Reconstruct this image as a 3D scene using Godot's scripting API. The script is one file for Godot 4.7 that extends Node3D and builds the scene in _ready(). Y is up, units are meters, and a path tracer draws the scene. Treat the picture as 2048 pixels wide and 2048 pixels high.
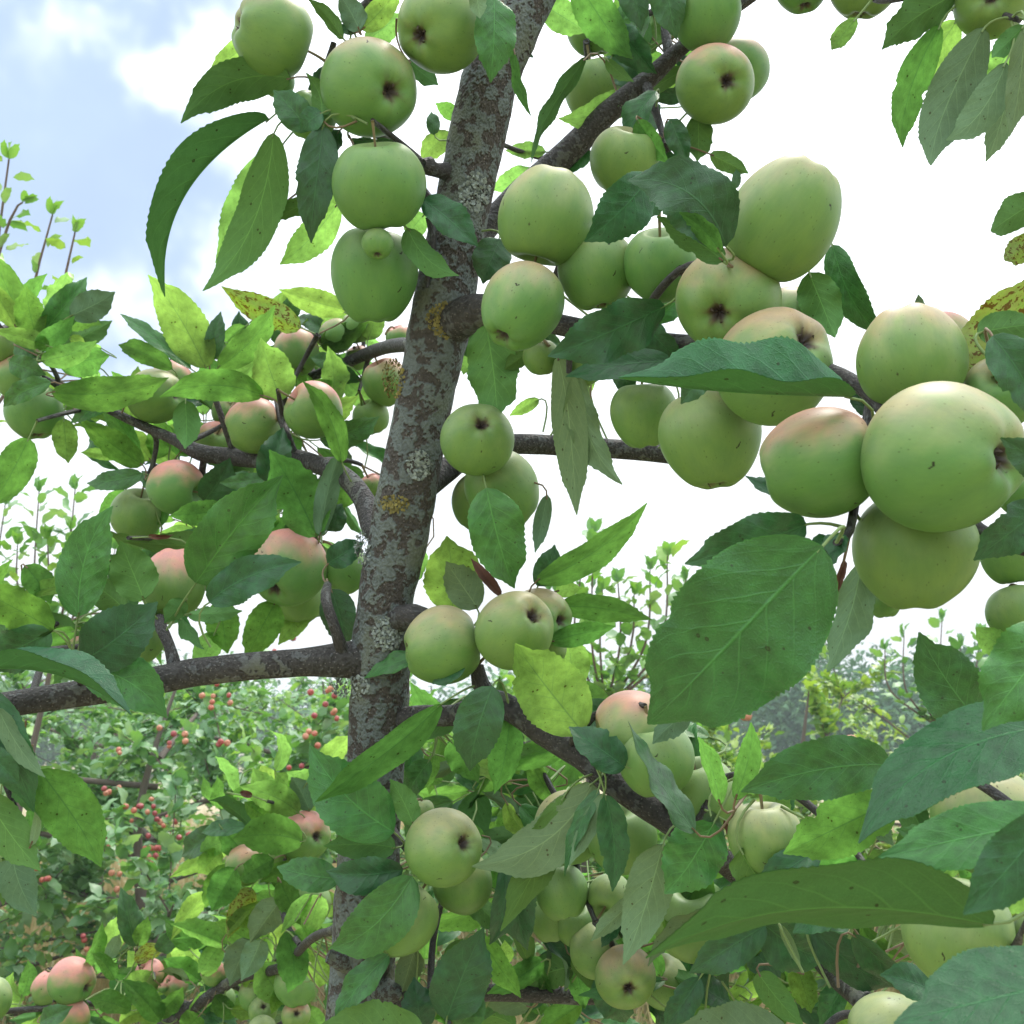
extends Node3D
# An orchard: one lichen-covered apple tree close to the camera, its limbs, leaves and apples, with other orchard trees and dry grass behind.

const EYE := Vector3(0, 1.5, 0)
const TILT := 12.0          # the camera looks up by this many degrees
const FOCAL := 2196.0       # focal length in pixels of the 2048-pixel photograph (50 degrees)
const ROW := 8

var fwd: Vector3
var upw: Vector3
var rng := RandomNumberGenerator.new()
var nz := FastNoiseLite.new()
var used := {}
var tree: Node3D
var tree_at: Vector3
var limbs: Array = []       # [node, PackedVector3Array of its middle line, PackedFloat32Array of its radii]
var leaf_count := 0
var loose: Array = []
var M := {}


# ---------- places, names, tags ----------
func P(x: float, y: float, d: float) -> Vector3:   # a point of the orchard, given by where it lies from the camera and how far
	return EYE + (Vector3.RIGHT * ((x - 1024.0) / FOCAL) + upw * ((1024.0 - y) / FOCAL) + fwd) * d

func dirv(v: Vector3) -> Vector3:
	return (Vector3.RIGHT * v.x + upw * v.y - fwd * v.z).normalized()

func numbered(called: String) -> String:
	var n: int = used.get(called, 0)
	used[called] = n + 1
	return called if n == 0 else "%s_%03d" % [called, n]

func tag(o: Node, label: String, category: String, group := "", kind := "") -> void:
	if label != "": o.set_meta("label", label)
	if category != "": o.set_meta("category", category)
	if group != "": o.set_meta("group", group)
	if kind != "": o.set_meta("kind", kind)

func thing(called: String, label: String, category: String, at: Vector3, group := "") -> Node3D:
	var o := Node3D.new()
	o.name = numbered(called)
	o.position = at
	add_child(o)
	tag(o, label, category, group)
	return o

func put(called: String, mesh: Mesh, parent: Node, at := Vector3.ZERO) -> MeshInstance3D:
	var o := MeshInstance3D.new()
	o.name = called
	o.mesh = mesh
	o.position = at
	o.cast_shadow = GeometryInstance3D.SHADOW_CASTING_SETTING_ON
	parent.add_child(o, true)
	return o


# ---------- mesh helpers ----------
func grid_mesh(pts: PackedVector3Array, uvs: PackedVector2Array, cols: PackedColorArray, across: int, along: int, flip := false) -> Array:
	var idx := PackedInt32Array()
	idx.resize((across - 1) * (along - 1) * 6)
	var k := 0
	for j in along - 1:
		for i in across - 1:
			var a := j * across + i
			var b := a + 1
			var c := a + across
			var d := c + 1
			if flip:
				idx[k] = a; idx[k + 1] = c; idx[k + 2] = b; idx[k + 3] = b; idx[k + 4] = c; idx[k + 5] = d
			else:
				idx[k] = a; idx[k + 1] = b; idx[k + 2] = c; idx[k + 3] = b; idx[k + 4] = d; idx[k + 5] = c
			k += 6
	var arr := []
	arr.resize(Mesh.ARRAY_MAX)
	arr[Mesh.ARRAY_VERTEX] = pts
	arr[Mesh.ARRAY_TEX_UV] = uvs
	arr[Mesh.ARRAY_COLOR] = cols
	arr[Mesh.ARRAY_INDEX] = idx
	return arr

func smooth(arr: Array) -> Array:
	var st := SurfaceTool.new()
	st.create_from_arrays(arr)
	st.generate_normals()
	return st.commit_to_arrays()

func bake(surfaces: Array) -> ArrayMesh:      # [[arrays, material], ...]
	var m := ArrayMesh.new()
	for s in surfaces:
		m.add_surface_from_arrays(Mesh.PRIMITIVE_TRIANGLES, smooth(s[0]))
		m.surface_set_material(m.get_surface_count() - 1, s[1])
	return m

func spline(pts: PackedVector3Array, rad: PackedFloat32Array, step: float) -> Array:
	var op := PackedVector3Array()
	var orad := PackedFloat32Array()
	for i in pts.size() - 1:
		var p0 := pts[maxi(i - 1, 0)]
		var p3 := pts[mini(i + 2, pts.size() - 1)]
		var n := maxi(2, int(ceil(pts[i].distance_to(pts[i + 1]) / step)))
		for k in n:
			var t := float(k) / n
			op.append(pts[i].cubic_interpolate(pts[i + 1], p0, p3, t))
			orad.append(lerpf(rad[i], rad[i + 1], t))
	op.append(pts[pts.size() - 1])
	orad.append(rad[rad.size() - 1])
	return [op, orad]

# A tapered, slightly uneven tube. bump = unevenness as a share of the radius.
func tube(pts: PackedVector3Array, rad: PackedFloat32Array, sides: int, bump := 0.0, uvlen := 0.35, tint := Color.WHITE) -> Array:
	var pv := PackedVector3Array()
	var uv := PackedVector2Array()
	var cc := PackedColorArray()
	var n := pts.size()
	var t0 := (pts[1] - pts[0]).normalized()
	var side := t0.cross(Vector3(0.31, 0.2, 0.93)).normalized()
	var run := 0.0
	for i in n:
		var t := (pts[mini(i + 1, n - 1)] - pts[maxi(i - 1, 0)]).normalized()
		side = (side - t * side.dot(t)).normalized()
		var other := t.cross(side)
		if i > 0: run += pts[i].distance_to(pts[i - 1])
		for k in sides + 1:
			var a := TAU * (k % sides) / sides
			var d := side * cos(a) + other * sin(a)
			var r := rad[i]
			if bump > 0.0:
				var q := pts[i] + d * r
				r *= 1.0 + bump * (nz.get_noise_3d(q.x * 900, q.y * 900, q.z * 900) + 0.6 * nz.get_noise_3d(q.x * 3000, q.y * 3000, q.z * 3000))
			pv.append(pts[i] + d * r)
			uv.append(Vector2(float(k) / sides, run / uvlen))
			cc.append(tint)
	# close both ends
	for e in [0, n - 1]:
		for k in sides + 1:
			pv.append(pts[e] + (pts[e] - pts[1 if e == 0 else n - 2]).normalized() * rad[e] * 0.25)
			uv.append(Vector2(float(k) / sides, run / uvlen))
			cc.append(tint)
	var arr := grid_mesh(pv, uv, cc, sides + 1, n, true)
	var idx: PackedInt32Array = arr[Mesh.ARRAY_INDEX]
	var w := sides + 1
	for k in sides:
		idx.append_array(PackedInt32Array([k, n * w + k, k + 1]))
		idx.append_array(PackedInt32Array([(n - 1) * w + k, (n - 1) * w + k + 1, (n + 1) * w + k]))
	arr[Mesh.ARRAY_INDEX] = idx
	return arr

func join(list: Array) -> Array:
	var a := []
	a.resize(Mesh.ARRAY_MAX)
	var v := PackedVector3Array()
	var u := PackedVector2Array()
	var c := PackedColorArray()
	var ix := PackedInt32Array()
	for s in list:
		var off := v.size()
		v.append_array(s[Mesh.ARRAY_VERTEX])
		u.append_array(s[Mesh.ARRAY_TEX_UV])
		c.append_array(s[Mesh.ARRAY_COLOR])
		for q in s[Mesh.ARRAY_INDEX]: ix.append(q + off)
	a[Mesh.ARRAY_VERTEX] = v
	a[Mesh.ARRAY_TEX_UV] = u
	a[Mesh.ARRAY_COLOR] = c
	a[Mesh.ARRAY_INDEX] = ix
	return a

func shifted(arr: Array, by: Vector3) -> Array:
	var v: PackedVector3Array = arr[Mesh.ARRAY_VERTEX]
	for i in v.size(): v[i] += by
	arr[Mesh.ARRAY_VERTEX] = v
	return arr


# ---------- computed textures and materials ----------
func tex(img: Image) -> ImageTexture:
	img.generate_mipmaps()
	return ImageTexture.create_from_image(img)

func lin(r: float, g: float, b: float) -> Color:   # an sRGB colour for a linear one
	return Color(r, g, b).linear_to_srgb()

func vein_at(u: float, v: float, jit: float) -> float:   # 0 .. 1, how much of a vein lies at this place of the blade
	var x := absf(u * 2.0 - 1.0)
	var mid := clampf(1.3 - x / lerpf(0.034, 0.014, v), 0.0, 1.0)
	var f := (v - 0.26 * pow(x, 0.85) - 0.10 * x * x * x) * 7.0 + (0.4 if u > 0.5 else 0.0) + jit
	var d := absf(f - roundf(f))
	var s := clampf(1.0 - d / lerpf(0.060, 0.032, x), 0.0, 1.0) * lerpf(0.85, 0.35, x)
	if v < 0.03: s = 0.0
	return maxf(mid, s)

func leaf_maps(sd: int) -> Dictionary:
	var w := 256
	var h := 512
	var top := Image.create(w, h, false, Image.FORMAT_RGB8)
	var bot := Image.create(w, h, false, Image.FORMAT_RGB8)
	var glow := Image.create(w, h, false, Image.FORMAT_RGB8)
	var spot := Image.create(w, h, false, Image.FORMAT_RGB8)
	var hi := Image.create(w, h, false, Image.FORMAT_L8)
	var cell := FastNoiseLite.new()
	cell.noise_type = FastNoiseLite.TYPE_CELLULAR
	cell.cellular_return_type = FastNoiseLite.RETURN_DISTANCE2_SUB
	cell.frequency = 0.075
	cell.seed = 5 + sd
	var blot := FastNoiseLite.new()
	blot.frequency = 0.03
	blot.seed = 9 + sd
	var fine := FastNoiseLite.new()
	fine.frequency = 0.22
	fine.seed = 12 + sd
	var big := FastNoiseLite.new()
	big.frequency = 0.012
	big.seed = 31 + sd
	for y in h:
		for x in w:
			var u := (x + 0.5) / w
			var v := (y + 0.5) / h
			var e := vein_at(u, v, 0.14 * blot.get_noise_2d(x * 0.16, y * 0.16 + 700))
			var net := clampf(1.0 - (cell.get_noise_2d(x, y) + 1.0) * 5.0, 0.0, 1.0)
			var b := blot.get_noise_2d(x * 0.8, y * 0.8)
			var f := fine.get_noise_2d(x, y)
			var t := 0.50 + 0.10 * b + 0.06 * f
			var spk := 1.0 if fine.get_noise_2d(x * 0.45 + 900, y * 0.45) > 0.63 else 0.0     # dust and spray marks
			var k := minf(1.0, maxf(e * 0.7, net * 0.20))
			t *= 1.0 + 0.35 * big.get_noise_2d(x, y)
			top.set_pixel(x, y, Color(clampf(lerpf(t * 0.95, 0.95, k) + spk * 0.5, 0, 1), clampf(lerpf(t, 0.93, k) + spk * 0.35, 0, 1), clampf(lerpf(t * 0.95, 0.9, k) + spk * 0.5, 0, 1)).linear_to_srgb())
			var rim := smoothstep(0.955, 0.985, absf(u * 2.0 - 1.0))  # pale margin painted in, as if light caught the leaf edge
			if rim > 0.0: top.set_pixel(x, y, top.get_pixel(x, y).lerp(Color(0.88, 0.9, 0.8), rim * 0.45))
			k = minf(1.0, maxf(e * 0.9, net * 0.3))
			t = 0.60 + 0.07 * b + 0.08 * f
			bot.set_pixel(x, y, Color(lerpf(t, 1.0, k), lerpf(t, 0.97, k), lerpf(t, 0.93, k)).linear_to_srgb())
			k = minf(1.0, maxf(e * 0.95, net * 0.55))
			t = 0.80 + 0.16 * b + 0.10 * f + 0.2 * big.get_noise_2d(x + 500, y)
			var brown := clampf((fine.get_noise_2d(x * 0.3 + 300, y * 0.3 + 50) - 0.56) * 12.0, 0.0, 1.0)
			var g := Color(lerpf(t, t * 0.62, k), lerpf(t, t * 0.68, k), lerpf(t, t * 0.9, k)).lerp(Color(0.25, 0.07, 0.05), brown * 0.9)
			glow.set_pixel(x, y, g.linear_to_srgb())
			var rust := clampf((fine.get_noise_2d(x * 0.20 + 100, y * 0.20 + 1300) + 1.3 * big.get_noise_2d(x * 1.4 + 90, y * 1.4) - 0.22) * 5.0, 0.0, 1.0)
			g = Color(t, t * 0.95, t).lerp(Color(0.45, 0.8, 0.5), clampf(maxf(e, net * 0.6) * 0.6 + 0.8 * b, 0.0, 0.8)).lerp(Color(0.34, 0.15, 0.09), rust)
			spot.set_pixel(x, y, g.linear_to_srgb())
			var arch := absf(sin((v - 0.20 * pow(absf(u * 2.0 - 1.0), 0.85)) * 7.0 * PI))
			hi.set_pixel(x, y, Color.from_hsv(0, 0, clampf(0.40 + 0.30 * pow(arch, 0.7) - 0.22 * e - 0.18 * net + 0.06 * f + 0.12 * b, 0, 1)))
	# insect specks and small dry spots
	var r := RandomNumberGenerator.new()
	r.seed = 90 + sd
	for k in 7:
		var c := Vector2(r.randf_range(30, w - 30), r.randf_range(60, h - 60))
		var q := r.randf_range(1.5, 4.5)
		for dy in range(-6, 7):
			for dx in range(-6, 7):
				var d := Vector2(dx * 0.8, dy).length()
				if d < q:
					var t := Color(0.30, 0.24, 0.16) if d < q * 0.5 and q > 3.0 else Color(0.16, 0.09, 0.05)
					for im in [top, bot, glow]: im.set_pixel(int(c.x) + dx, int(c.y) + dy, im.get_pixel(int(c.x) + dx, int(c.y) + dy).lerp(t.linear_to_srgb(), 0.8))
	hi.convert(Image.FORMAT_RGBA8)
	hi.bump_map_to_normal_map(5.0)
	return {"top": tex(top), "bot": tex(bot), "glow": tex(glow), "spot": tex(spot), "n": tex(hi)}

func mat(name_: String, rough: float, albedo: Texture2D = null, normal: Texture2D = null, nscale := 1.0) -> StandardMaterial3D:
	var m := StandardMaterial3D.new()
	m.resource_name = name_
	m.roughness = rough
	m.vertex_color_use_as_albedo = true
	m.cull_mode = BaseMaterial3D.CULL_DISABLED
	if albedo: m.albedo_texture = albedo
	if normal:
		m.normal_enabled = true
		m.normal_texture = normal
		m.normal_scale = nscale
	M[name_] = m
	return m

func bark_maps(w: int, h: int, cover: float, sd: int, brown: Color, lich: Color, girth: float, length: float) -> Array:
	# girth and length in metres; the noises below are in lumps per metre
	var img := Image.create(w, h, false, Image.FORMAT_RGB8)
	var hi := Image.create(w, h, false, Image.FORMAT_L8)
	var a := FastNoiseLite.new()
	a.seed = sd
	a.frequency = 1.0
	a.fractal_octaves = 3
	a.fractal_gain = 0.6
	var b := FastNoiseLite.new()
	b.seed = sd + 3
	b.frequency = 1.0
	b.fractal_octaves = 2
	var rad := girth / TAU
	for y in h:
		var v := float(y) / h
		var blend := smoothstep(0.9, 1.0, v)
		for x in w:
			var an := TAU * x / w
			var q := Vector3(cos(an) * rad, v * length, sin(an) * rad)
			var big := a.get_noise_3dv(q * 62.0)
			var tone := b.get_noise_3dv(q * 18.0 + Vector3(40, 0, 0))
			var small := b.get_noise_3dv(q * 260.0)
			var grain := b.get_noise_3dv(q * 800.0)
			if blend > 0.0:
				var q2 := q - Vector3(0, length, 0)
				big = lerpf(big, a.get_noise_3dv(q2 * 62.0), blend)
				tone = lerpf(tone, b.get_noise_3dv(q2 * 18.0 + Vector3(40, 0, 0)), blend)
				small = lerpf(small, b.get_noise_3dv(q2 * 260.0), blend)
			var patch := big + 0.20 * small + 0.04 * grain + 0.25 * tone + (cover - 0.5) * 0.7
			var l := smoothstep(-0.03, 0.07, patch)
			var rim := l * (1.0 - smoothstep(0.03, 0.10, patch))
			var bark := brown * (1.0 + 0.55 * small + 0.5 * grain)
			if grain > 0.55: bark = bark.lerp(Color(0.3, 0.29, 0.26), 0.6)
			var lc := lich * (0.88 + 0.40 * small + 0.25 * grain + 0.25 * tone)
			lc = lc.lerp(Color(0.10, 0.115, 0.07), clampf(tone * 1.6 - 0.2, 0.0, 0.65))
			lc = lc.lerp(lich * 1.5, rim * 0.5)
			var c := bark.lerp(lc, l * 0.92)
			img.set_pixel(x, y, Color(clampf(c.r, 0.01, 1), clampf(c.g, 0.01, 1), clampf(c.b, 0.01, 1)).linear_to_srgb())
			hi.set_pixel(x, y, Color.from_hsv(0, 0, clampf(0.35 + 0.2 * small + 0.16 * grain + l * 0.22 + rim * 0.1, 0, 1)))
	hi.convert(Image.FORMAT_RGBA8)
	hi.bump_map_to_normal_map(6.0)
	return [tex(img), tex(hi)]

func apple_map(sd: int) -> ImageTexture:
	var w := 384
	var h := 192
	var img := Image.create(w, h, false, Image.FORMAT_RGB8)
	var b := FastNoiseLite.new()
	b.seed = sd
	b.frequency = 1.0
	b.fractal_octaves = 3
	var r := RandomNumberGenerator.new()
	r.seed = sd
	for y in h:
		var th := PI * y / h
		for x in w:
			var ph := TAU * x / w
			var q := Vector3(sin(th) * cos(ph), cos(th), sin(th) * sin(ph))
			var s := b.get_noise_3d(q.x * 2.2, q.y * 2.2, q.z * 2.2)
			var f := b.get_noise_3d(q.x * 14, q.y * 5, q.z * 14)
			var g := b.get_noise_3d(q.x * 45, q.y * 45, q.z * 45)
			var t := 0.86 + 0.10 * s + 0.05 * f + 0.04 * g
			img.set_pixel(x, y, Color(t * (1.0 + 0.06 * s), t, t * (0.98 - 0.1 * s)).linear_to_srgb())
	# lenticels, specks and scuffs of the skin
	for k in 900:
		var y := int(acos(r.randf_range(-0.95, 0.95)) / PI * h)
		var x := r.randi_range(1, w - 2)
		var p := img.get_pixel(x, clampi(y, 0, h - 1))
		img.set_pixel(x, clampi(y, 0, h - 1), p.lerp(Color(1, 1, 0.9), r.randf_range(0.2, 0.6)) if r.randf() < 0.7 else p.lerp(Color(0.35, 0.28, 0.15), r.randf_range(0.15, 0.55)))
	for k in 6:
		var cy := r.randi_range(40, h - 40)
		var cx := r.randi_range(6, w - 6)
		var rr := r.randf_range(0.7, 1.7)
		for dy in range(-3, 4):
			for dx in range(-3, 4):
				var dd := sqrt(dx * dx * 0.6 + dy * dy)
				if dd < rr:
					img.set_pixel(cx + dx, cy + dy, img.get_pixel(cx + dx, cy + dy).lerp(Color(0.22, 0.13, 0.08), 0.8 * (1.0 - dd / rr * 0.6)))
	for k in 2:      # a thin scab line
		var q := Vector2(r.randf_range(40, w - 40), r.randf_range(50, h - 50))
		var d := Vector2.from_angle(r.randf() * TAU)
		for s in 9:
			img.set_pixel(int(q.x), int(q.y), Color(0.2, 0.15, 0.1))
			q += d * 0.8
			d = d.rotated(0.12)
	return tex(img)

func sky_image() -> Image:
	var w := 1024
	var h := 512
	var img := Image.create(w, h, false, Image.FORMAT_RGBF)
	var a := FastNoiseLite.new()
	a.seed = 21
	a.frequency = 1.0
	a.fractal_octaves = 5
	a.domain_warp_enabled = true
	a.domain_warp_amplitude = 0.35
	a.domain_warp_frequency = 1.5
	for y in h:
		var el := PI * (0.5 - (y + 0.5) / h)
		for x in w:
			var az := wrapf(TAU * (x + 0.5) / w, -PI, PI)
			var d := Vector3(sin(az) * cos(el), sin(el), -cos(az) * cos(el))
			var q := d * 2.3
			var n := a.get_noise_3d(q.x, q.y * 1.8, q.z)
			var n2 := a.get_noise_3d(q.x * 2.6 + 7.0, q.y * 4.0, q.z * 2.6)
			# a thinner, bluer stretch of cloud up to the left, and others like it elsewhere in the sky
			var gap := exp(-(pow((az + 0.44) / 0.21, 2.0) + pow((el - 0.50) / 0.22, 2.0))) * 1.25
			gap += 0.30 * exp(-(pow((az - 0.19) / 0.08, 2.0) + pow((el - 0.47) / 0.025, 2.0)))
			gap -= 0.9 * exp(-(pow((az + 0.335) / 0.05, 2.0) + pow((el - 0.555) / 0.04, 2.0)))
			gap += clampf(n * 1.6 - 0.35, 0.0, 1.0) * smoothstep(0.15, 0.6, el)
			gap += 0.34 * smoothstep(0.0, 0.5, a.get_noise_3d(q.x * 1.7 + 20.0, q.y * 3.0, q.z * 1.7))
			gap = clampf(gap * 0.92 + n2 * 0.9 * clampf(gap * 2.5, 0.0, 1.0), 0.0, 1.0)
			var cloud := Color(0.69, 0.715, 0.75) * (1.0 + 2.0 * maxf(sin(el), 0.0)) * (1.0 + 0.30 * n2)
			var blue := Color(0.43, 0.55, 0.76) * (1.0 - 0.09 * n2)
			var c := cloud.lerp(blue, smoothstep(0.05, 0.95, gap))
			if el < 0.0: c = c.lerp(Color(0.25, 0.23, 0.17), smoothstep(0.0, -0.08, el))
			img.set_pixel(x, y, c)
	return img

func make_materials() -> void:
	var m: StandardMaterial3D
	var lm := {}
	for v in 2:
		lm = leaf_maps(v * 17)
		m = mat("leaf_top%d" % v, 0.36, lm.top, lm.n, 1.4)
		m.metallic_specular = 0.48
		m.backlight_enabled = true
		m.backlight = Color(0.46, 0.52, 0.2)
		m = mat("leaf_under%d" % v, 0.72, lm.bot, lm.n, 0.8)
		m.metallic_specular = 0.35
		m.backlight_enabled = true
		m.backlight = Color(0.62, 0.7, 0.3)
		m = mat("leaf_glow%d" % v, 0.45, lm.glow, lm.n, 0.7)
		m.metallic_specular = 0.4
		m.backlight_enabled = true
		m.backlight = Color(1.25, 1.3, 1.0)
	m = mat("leaf_spot", 0.55, lm.spot, lm.n, 0.7)
	m.metallic_specular = 0.4
	m.backlight_enabled = true
	m.backlight = Color(1.0, 1.0, 0.5)
	m = mat("dry", 0.9)
	m = mat("stalk", 0.65)
	for i in 3:
		m = mat("apple%d" % i, 0.46, apple_map(40 + i * 7))
		m.metallic_specular = 0.42
	m = mat("calyx", 0.9)
	var b := bark_maps(224, 2000, 0.60, 3, Color(0.045, 0.042, 0.037), Color(0.112, 0.143, 0.138), 0.17, 2.2)
	mat("bark", 0.9, b[0], b[1], 1.0)
	b = bark_maps(112, 640, 0.16, 8, Color(0.040, 0.040, 0.039), Color(0.088, 0.098, 0.099), 0.07, 0.5)
	m = mat("limb_bark", 0.62, b[0], b[1], 0.7)
	m.metallic_specular = 0.35
	mat("lichen", 0.95)
	m = mat("far_leaf", 0.42)
	m.metallic_specular = 0.6
	m.backlight_enabled = true
	m.backlight = Color(0.85, 0.9, 0.5)
	m = mat("distant_leaf", 0.9)
	m.metallic_specular = 0.15
	m.backlight_enabled = true
	m.backlight = Color(0.6, 0.7, 0.4)
	mat("far_wood", 0.9)
	m = mat("fruit", 0.4)
	mat("grass", 0.9)
	m.backlight_enabled = false


# ---------- limbs ----------
# Each station: Vector4(x, y, half width in photograph pixels, metres from the camera)
func limb(called: String, stations: Array, m: String, sides := 14, bump := 0.07, extra_end = null) -> MeshInstance3D:
	var pts := PackedVector3Array()
	var rad := PackedFloat32Array()
	for s in stations:
		pts.append(P(s.x, s.y, s.w) - tree_at)
		rad.append(s.z * s.w / FOCAL)
	if extra_end != null:
		pts.insert(0, extra_end - tree_at)
		rad.insert(0, rad[0] * 1.25)
	var sp := spline(pts, rad, 0.006 if sides > 20 else 0.012)
	var o := put(called, bake([[tube(sp[0], sp[1], sides, bump, 2.2 if sides > 20 else 0.5), M[m]]]), tree)
	limbs.append([o, sp[0], sp[1]])
	return o

func nearest(p: Vector3) -> Array:      # [limb node, nearest point of its middle line (from the tree's foot), distance]
	var best := 1e9
	var who: Node = null
	var where := Vector3.ZERO
	for l in limbs:
		var line: PackedVector3Array = l[1]
		for i in range(0, line.size(), 2):
			var d := line[i].distance_squared_to(p)
			if d < best:
				best = d; who = l[0]; where = line[i]
	return [who, where, sqrt(best)]


func reach_out(from: Vector3, heading: Vector3, near: Array) -> void:      # a thin twig from the wood to where a stalk begins
	var to: Vector3 = near[1]
	var gap := from.distance_to(to)
	var mid := from.lerp(to, 0.5) + heading * gap * 0.15 + fwd * (gap * 0.25 + 0.02)
	var sp := spline(PackedVector3Array([to, to.lerp(mid, 0.6), mid.lerp(from, 0.5), from]), PackedFloat32Array([0.0036, 0.0031, 0.0026, 0.0021]), 0.012)
	var o := put("twig", bake([[tube(sp[0], sp[1], 7, 0.08, 0.5), M["limb_bark"]]]), tree)
	limbs.append([o, sp[0], sp[1]])


# ---------- leaves ----------
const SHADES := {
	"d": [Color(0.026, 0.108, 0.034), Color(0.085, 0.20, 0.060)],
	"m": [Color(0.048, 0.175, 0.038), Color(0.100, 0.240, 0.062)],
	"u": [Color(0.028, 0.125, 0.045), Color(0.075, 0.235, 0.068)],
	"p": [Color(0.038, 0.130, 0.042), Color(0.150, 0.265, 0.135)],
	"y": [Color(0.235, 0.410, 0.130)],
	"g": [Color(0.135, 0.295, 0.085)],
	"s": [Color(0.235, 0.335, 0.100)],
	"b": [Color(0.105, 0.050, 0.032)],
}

func blade(length: float, width: float, rows: int, wide: bool, curl: float, fold: float, sway: float, twist: float, wave: float, bite: float, r: RandomNumberGenerator, col: Color, lift: float, flip: bool) -> Array:
	var vs: Array = [-1.0, -0.86, -0.55, -0.22, 0.0, 0.22, 0.55, 0.86, 1.0] if wide else [-1.0, -0.5, 0.0, 0.5, 1.0]
	var n := vs.size()
	var pv := PackedVector3Array()
	var uv := PackedVector2Array()
	var cc := PackedColorArray()
	var ph1 := r.randf() * TAU
	var ph2 := r.randf() * TAU
	var k1 := r.randf_range(1.6, 3.2)
	var b0 := [r.randf_range(0.25, 0.9), r.randf_range(0.25, 0.9)]
	var tiphook := r.randf_range(-0.12, 0.12)
	var tipdrop := r.randf_range(-0.22, 0.06)
	var quilt := r.randf_range(0.012, 0.04) * (0.5 if rows > 70 else 1.0)
	var tooth := lerpf(0.955, 0.975, clampf((rows - 20) / 50.0, 0.0, 1.0))
	var wlop := r.randf_range(-0.06, 0.06)
	for j in rows + 1:
		var s := float(j) / rows
		var hw := 0.5 * width * 2.674 * pow(s, 0.6) * pow(1.0 - s, 0.85) + 0.0006
		if s > 0.80: hw *= lerpf(1.0, 0.55, sqrt((s - 0.80) / 0.20))
		var c := 4.0 * s * (1.0 - s)
		var p := Vector3(sway * length * c + tiphook * length * s * s * s, length * s, curl * length * c + tipdrop * length * pow(s, 3.5))
		var t := Vector3(sway * 4.0 * (1.0 - 2.0 * s) + tiphook * 3.0 * s * s, 1.0, curl * 4.0 * (1.0 - 2.0 * s) + tipdrop * 3.5 * pow(s, 2.5)).normalized()
		var side := t.cross(Vector3(0, 0, 1)).normalized()
		var nn := side.cross(t)
		var a := twist * (s - 0.4)
		var sd := side * cos(a) + nn * sin(a)
		nn = sd.cross(t)
		for i in n:
			var v: float = vs[i]
			var av := absf(v)
			var h := hw * (1.0 + wlop * signf(v))
			if av > 0.99 and s > 0.04: h *= (1.0 if j % 2 == 0 else tooth) + 0.012 * sin(j * 2.7 + ph1)
			if bite > 0.0:
				var q: float = b0[0 if v < 0 else 1]
				h *= 1.0 - bite * (0.55 if v < 0 else 1.0) * exp(-pow((s - q) / 0.035, 2.0))
			var z := av * h * sin(fold) * (1.0 - (0.55 if fold < 0.6 else 0.12) * av)
			if wide and rows > 30: z += quilt * h * sin(TAU * 7.0 * (s - 0.26 * pow(av, 0.85)) + (0.0 if v < 0 else 2.5)) * av * (1.0 - av) * 4.0
			z += wave * h * av * av * sin(TAU * k1 * s + (ph1 if v < 0 else ph2))
			pv.append(p + sd * (v * h * cos(fold)) + nn * (z + lift) + t * (0.3 * length / rows if av > 0.99 and j % 2 == 0 else 0.0))
			uv.append(Vector2(0.5 + 0.5 * v, s))
			cc.append(col)
	return grid_mesh(pv, uv, cc, n, rows + 1, flip)

func l(bx: float, by: float, tx: float, ty: float, w: float, d: float, kind: String, roll := 0.0, curl := 0.05, fold := 0.30, sway := 0.0, dt := 0.0, bite := 0.0, twist := 0.3) -> void:
	var a := P(bx, by, d)
	var b := P(tx, ty, d + dt)
	leaf_at(a, b, w * d / FOCAL, kind, roll, curl, fold, sway, bite, twist, Vector2(bx - tx, by - ty).length())

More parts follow.
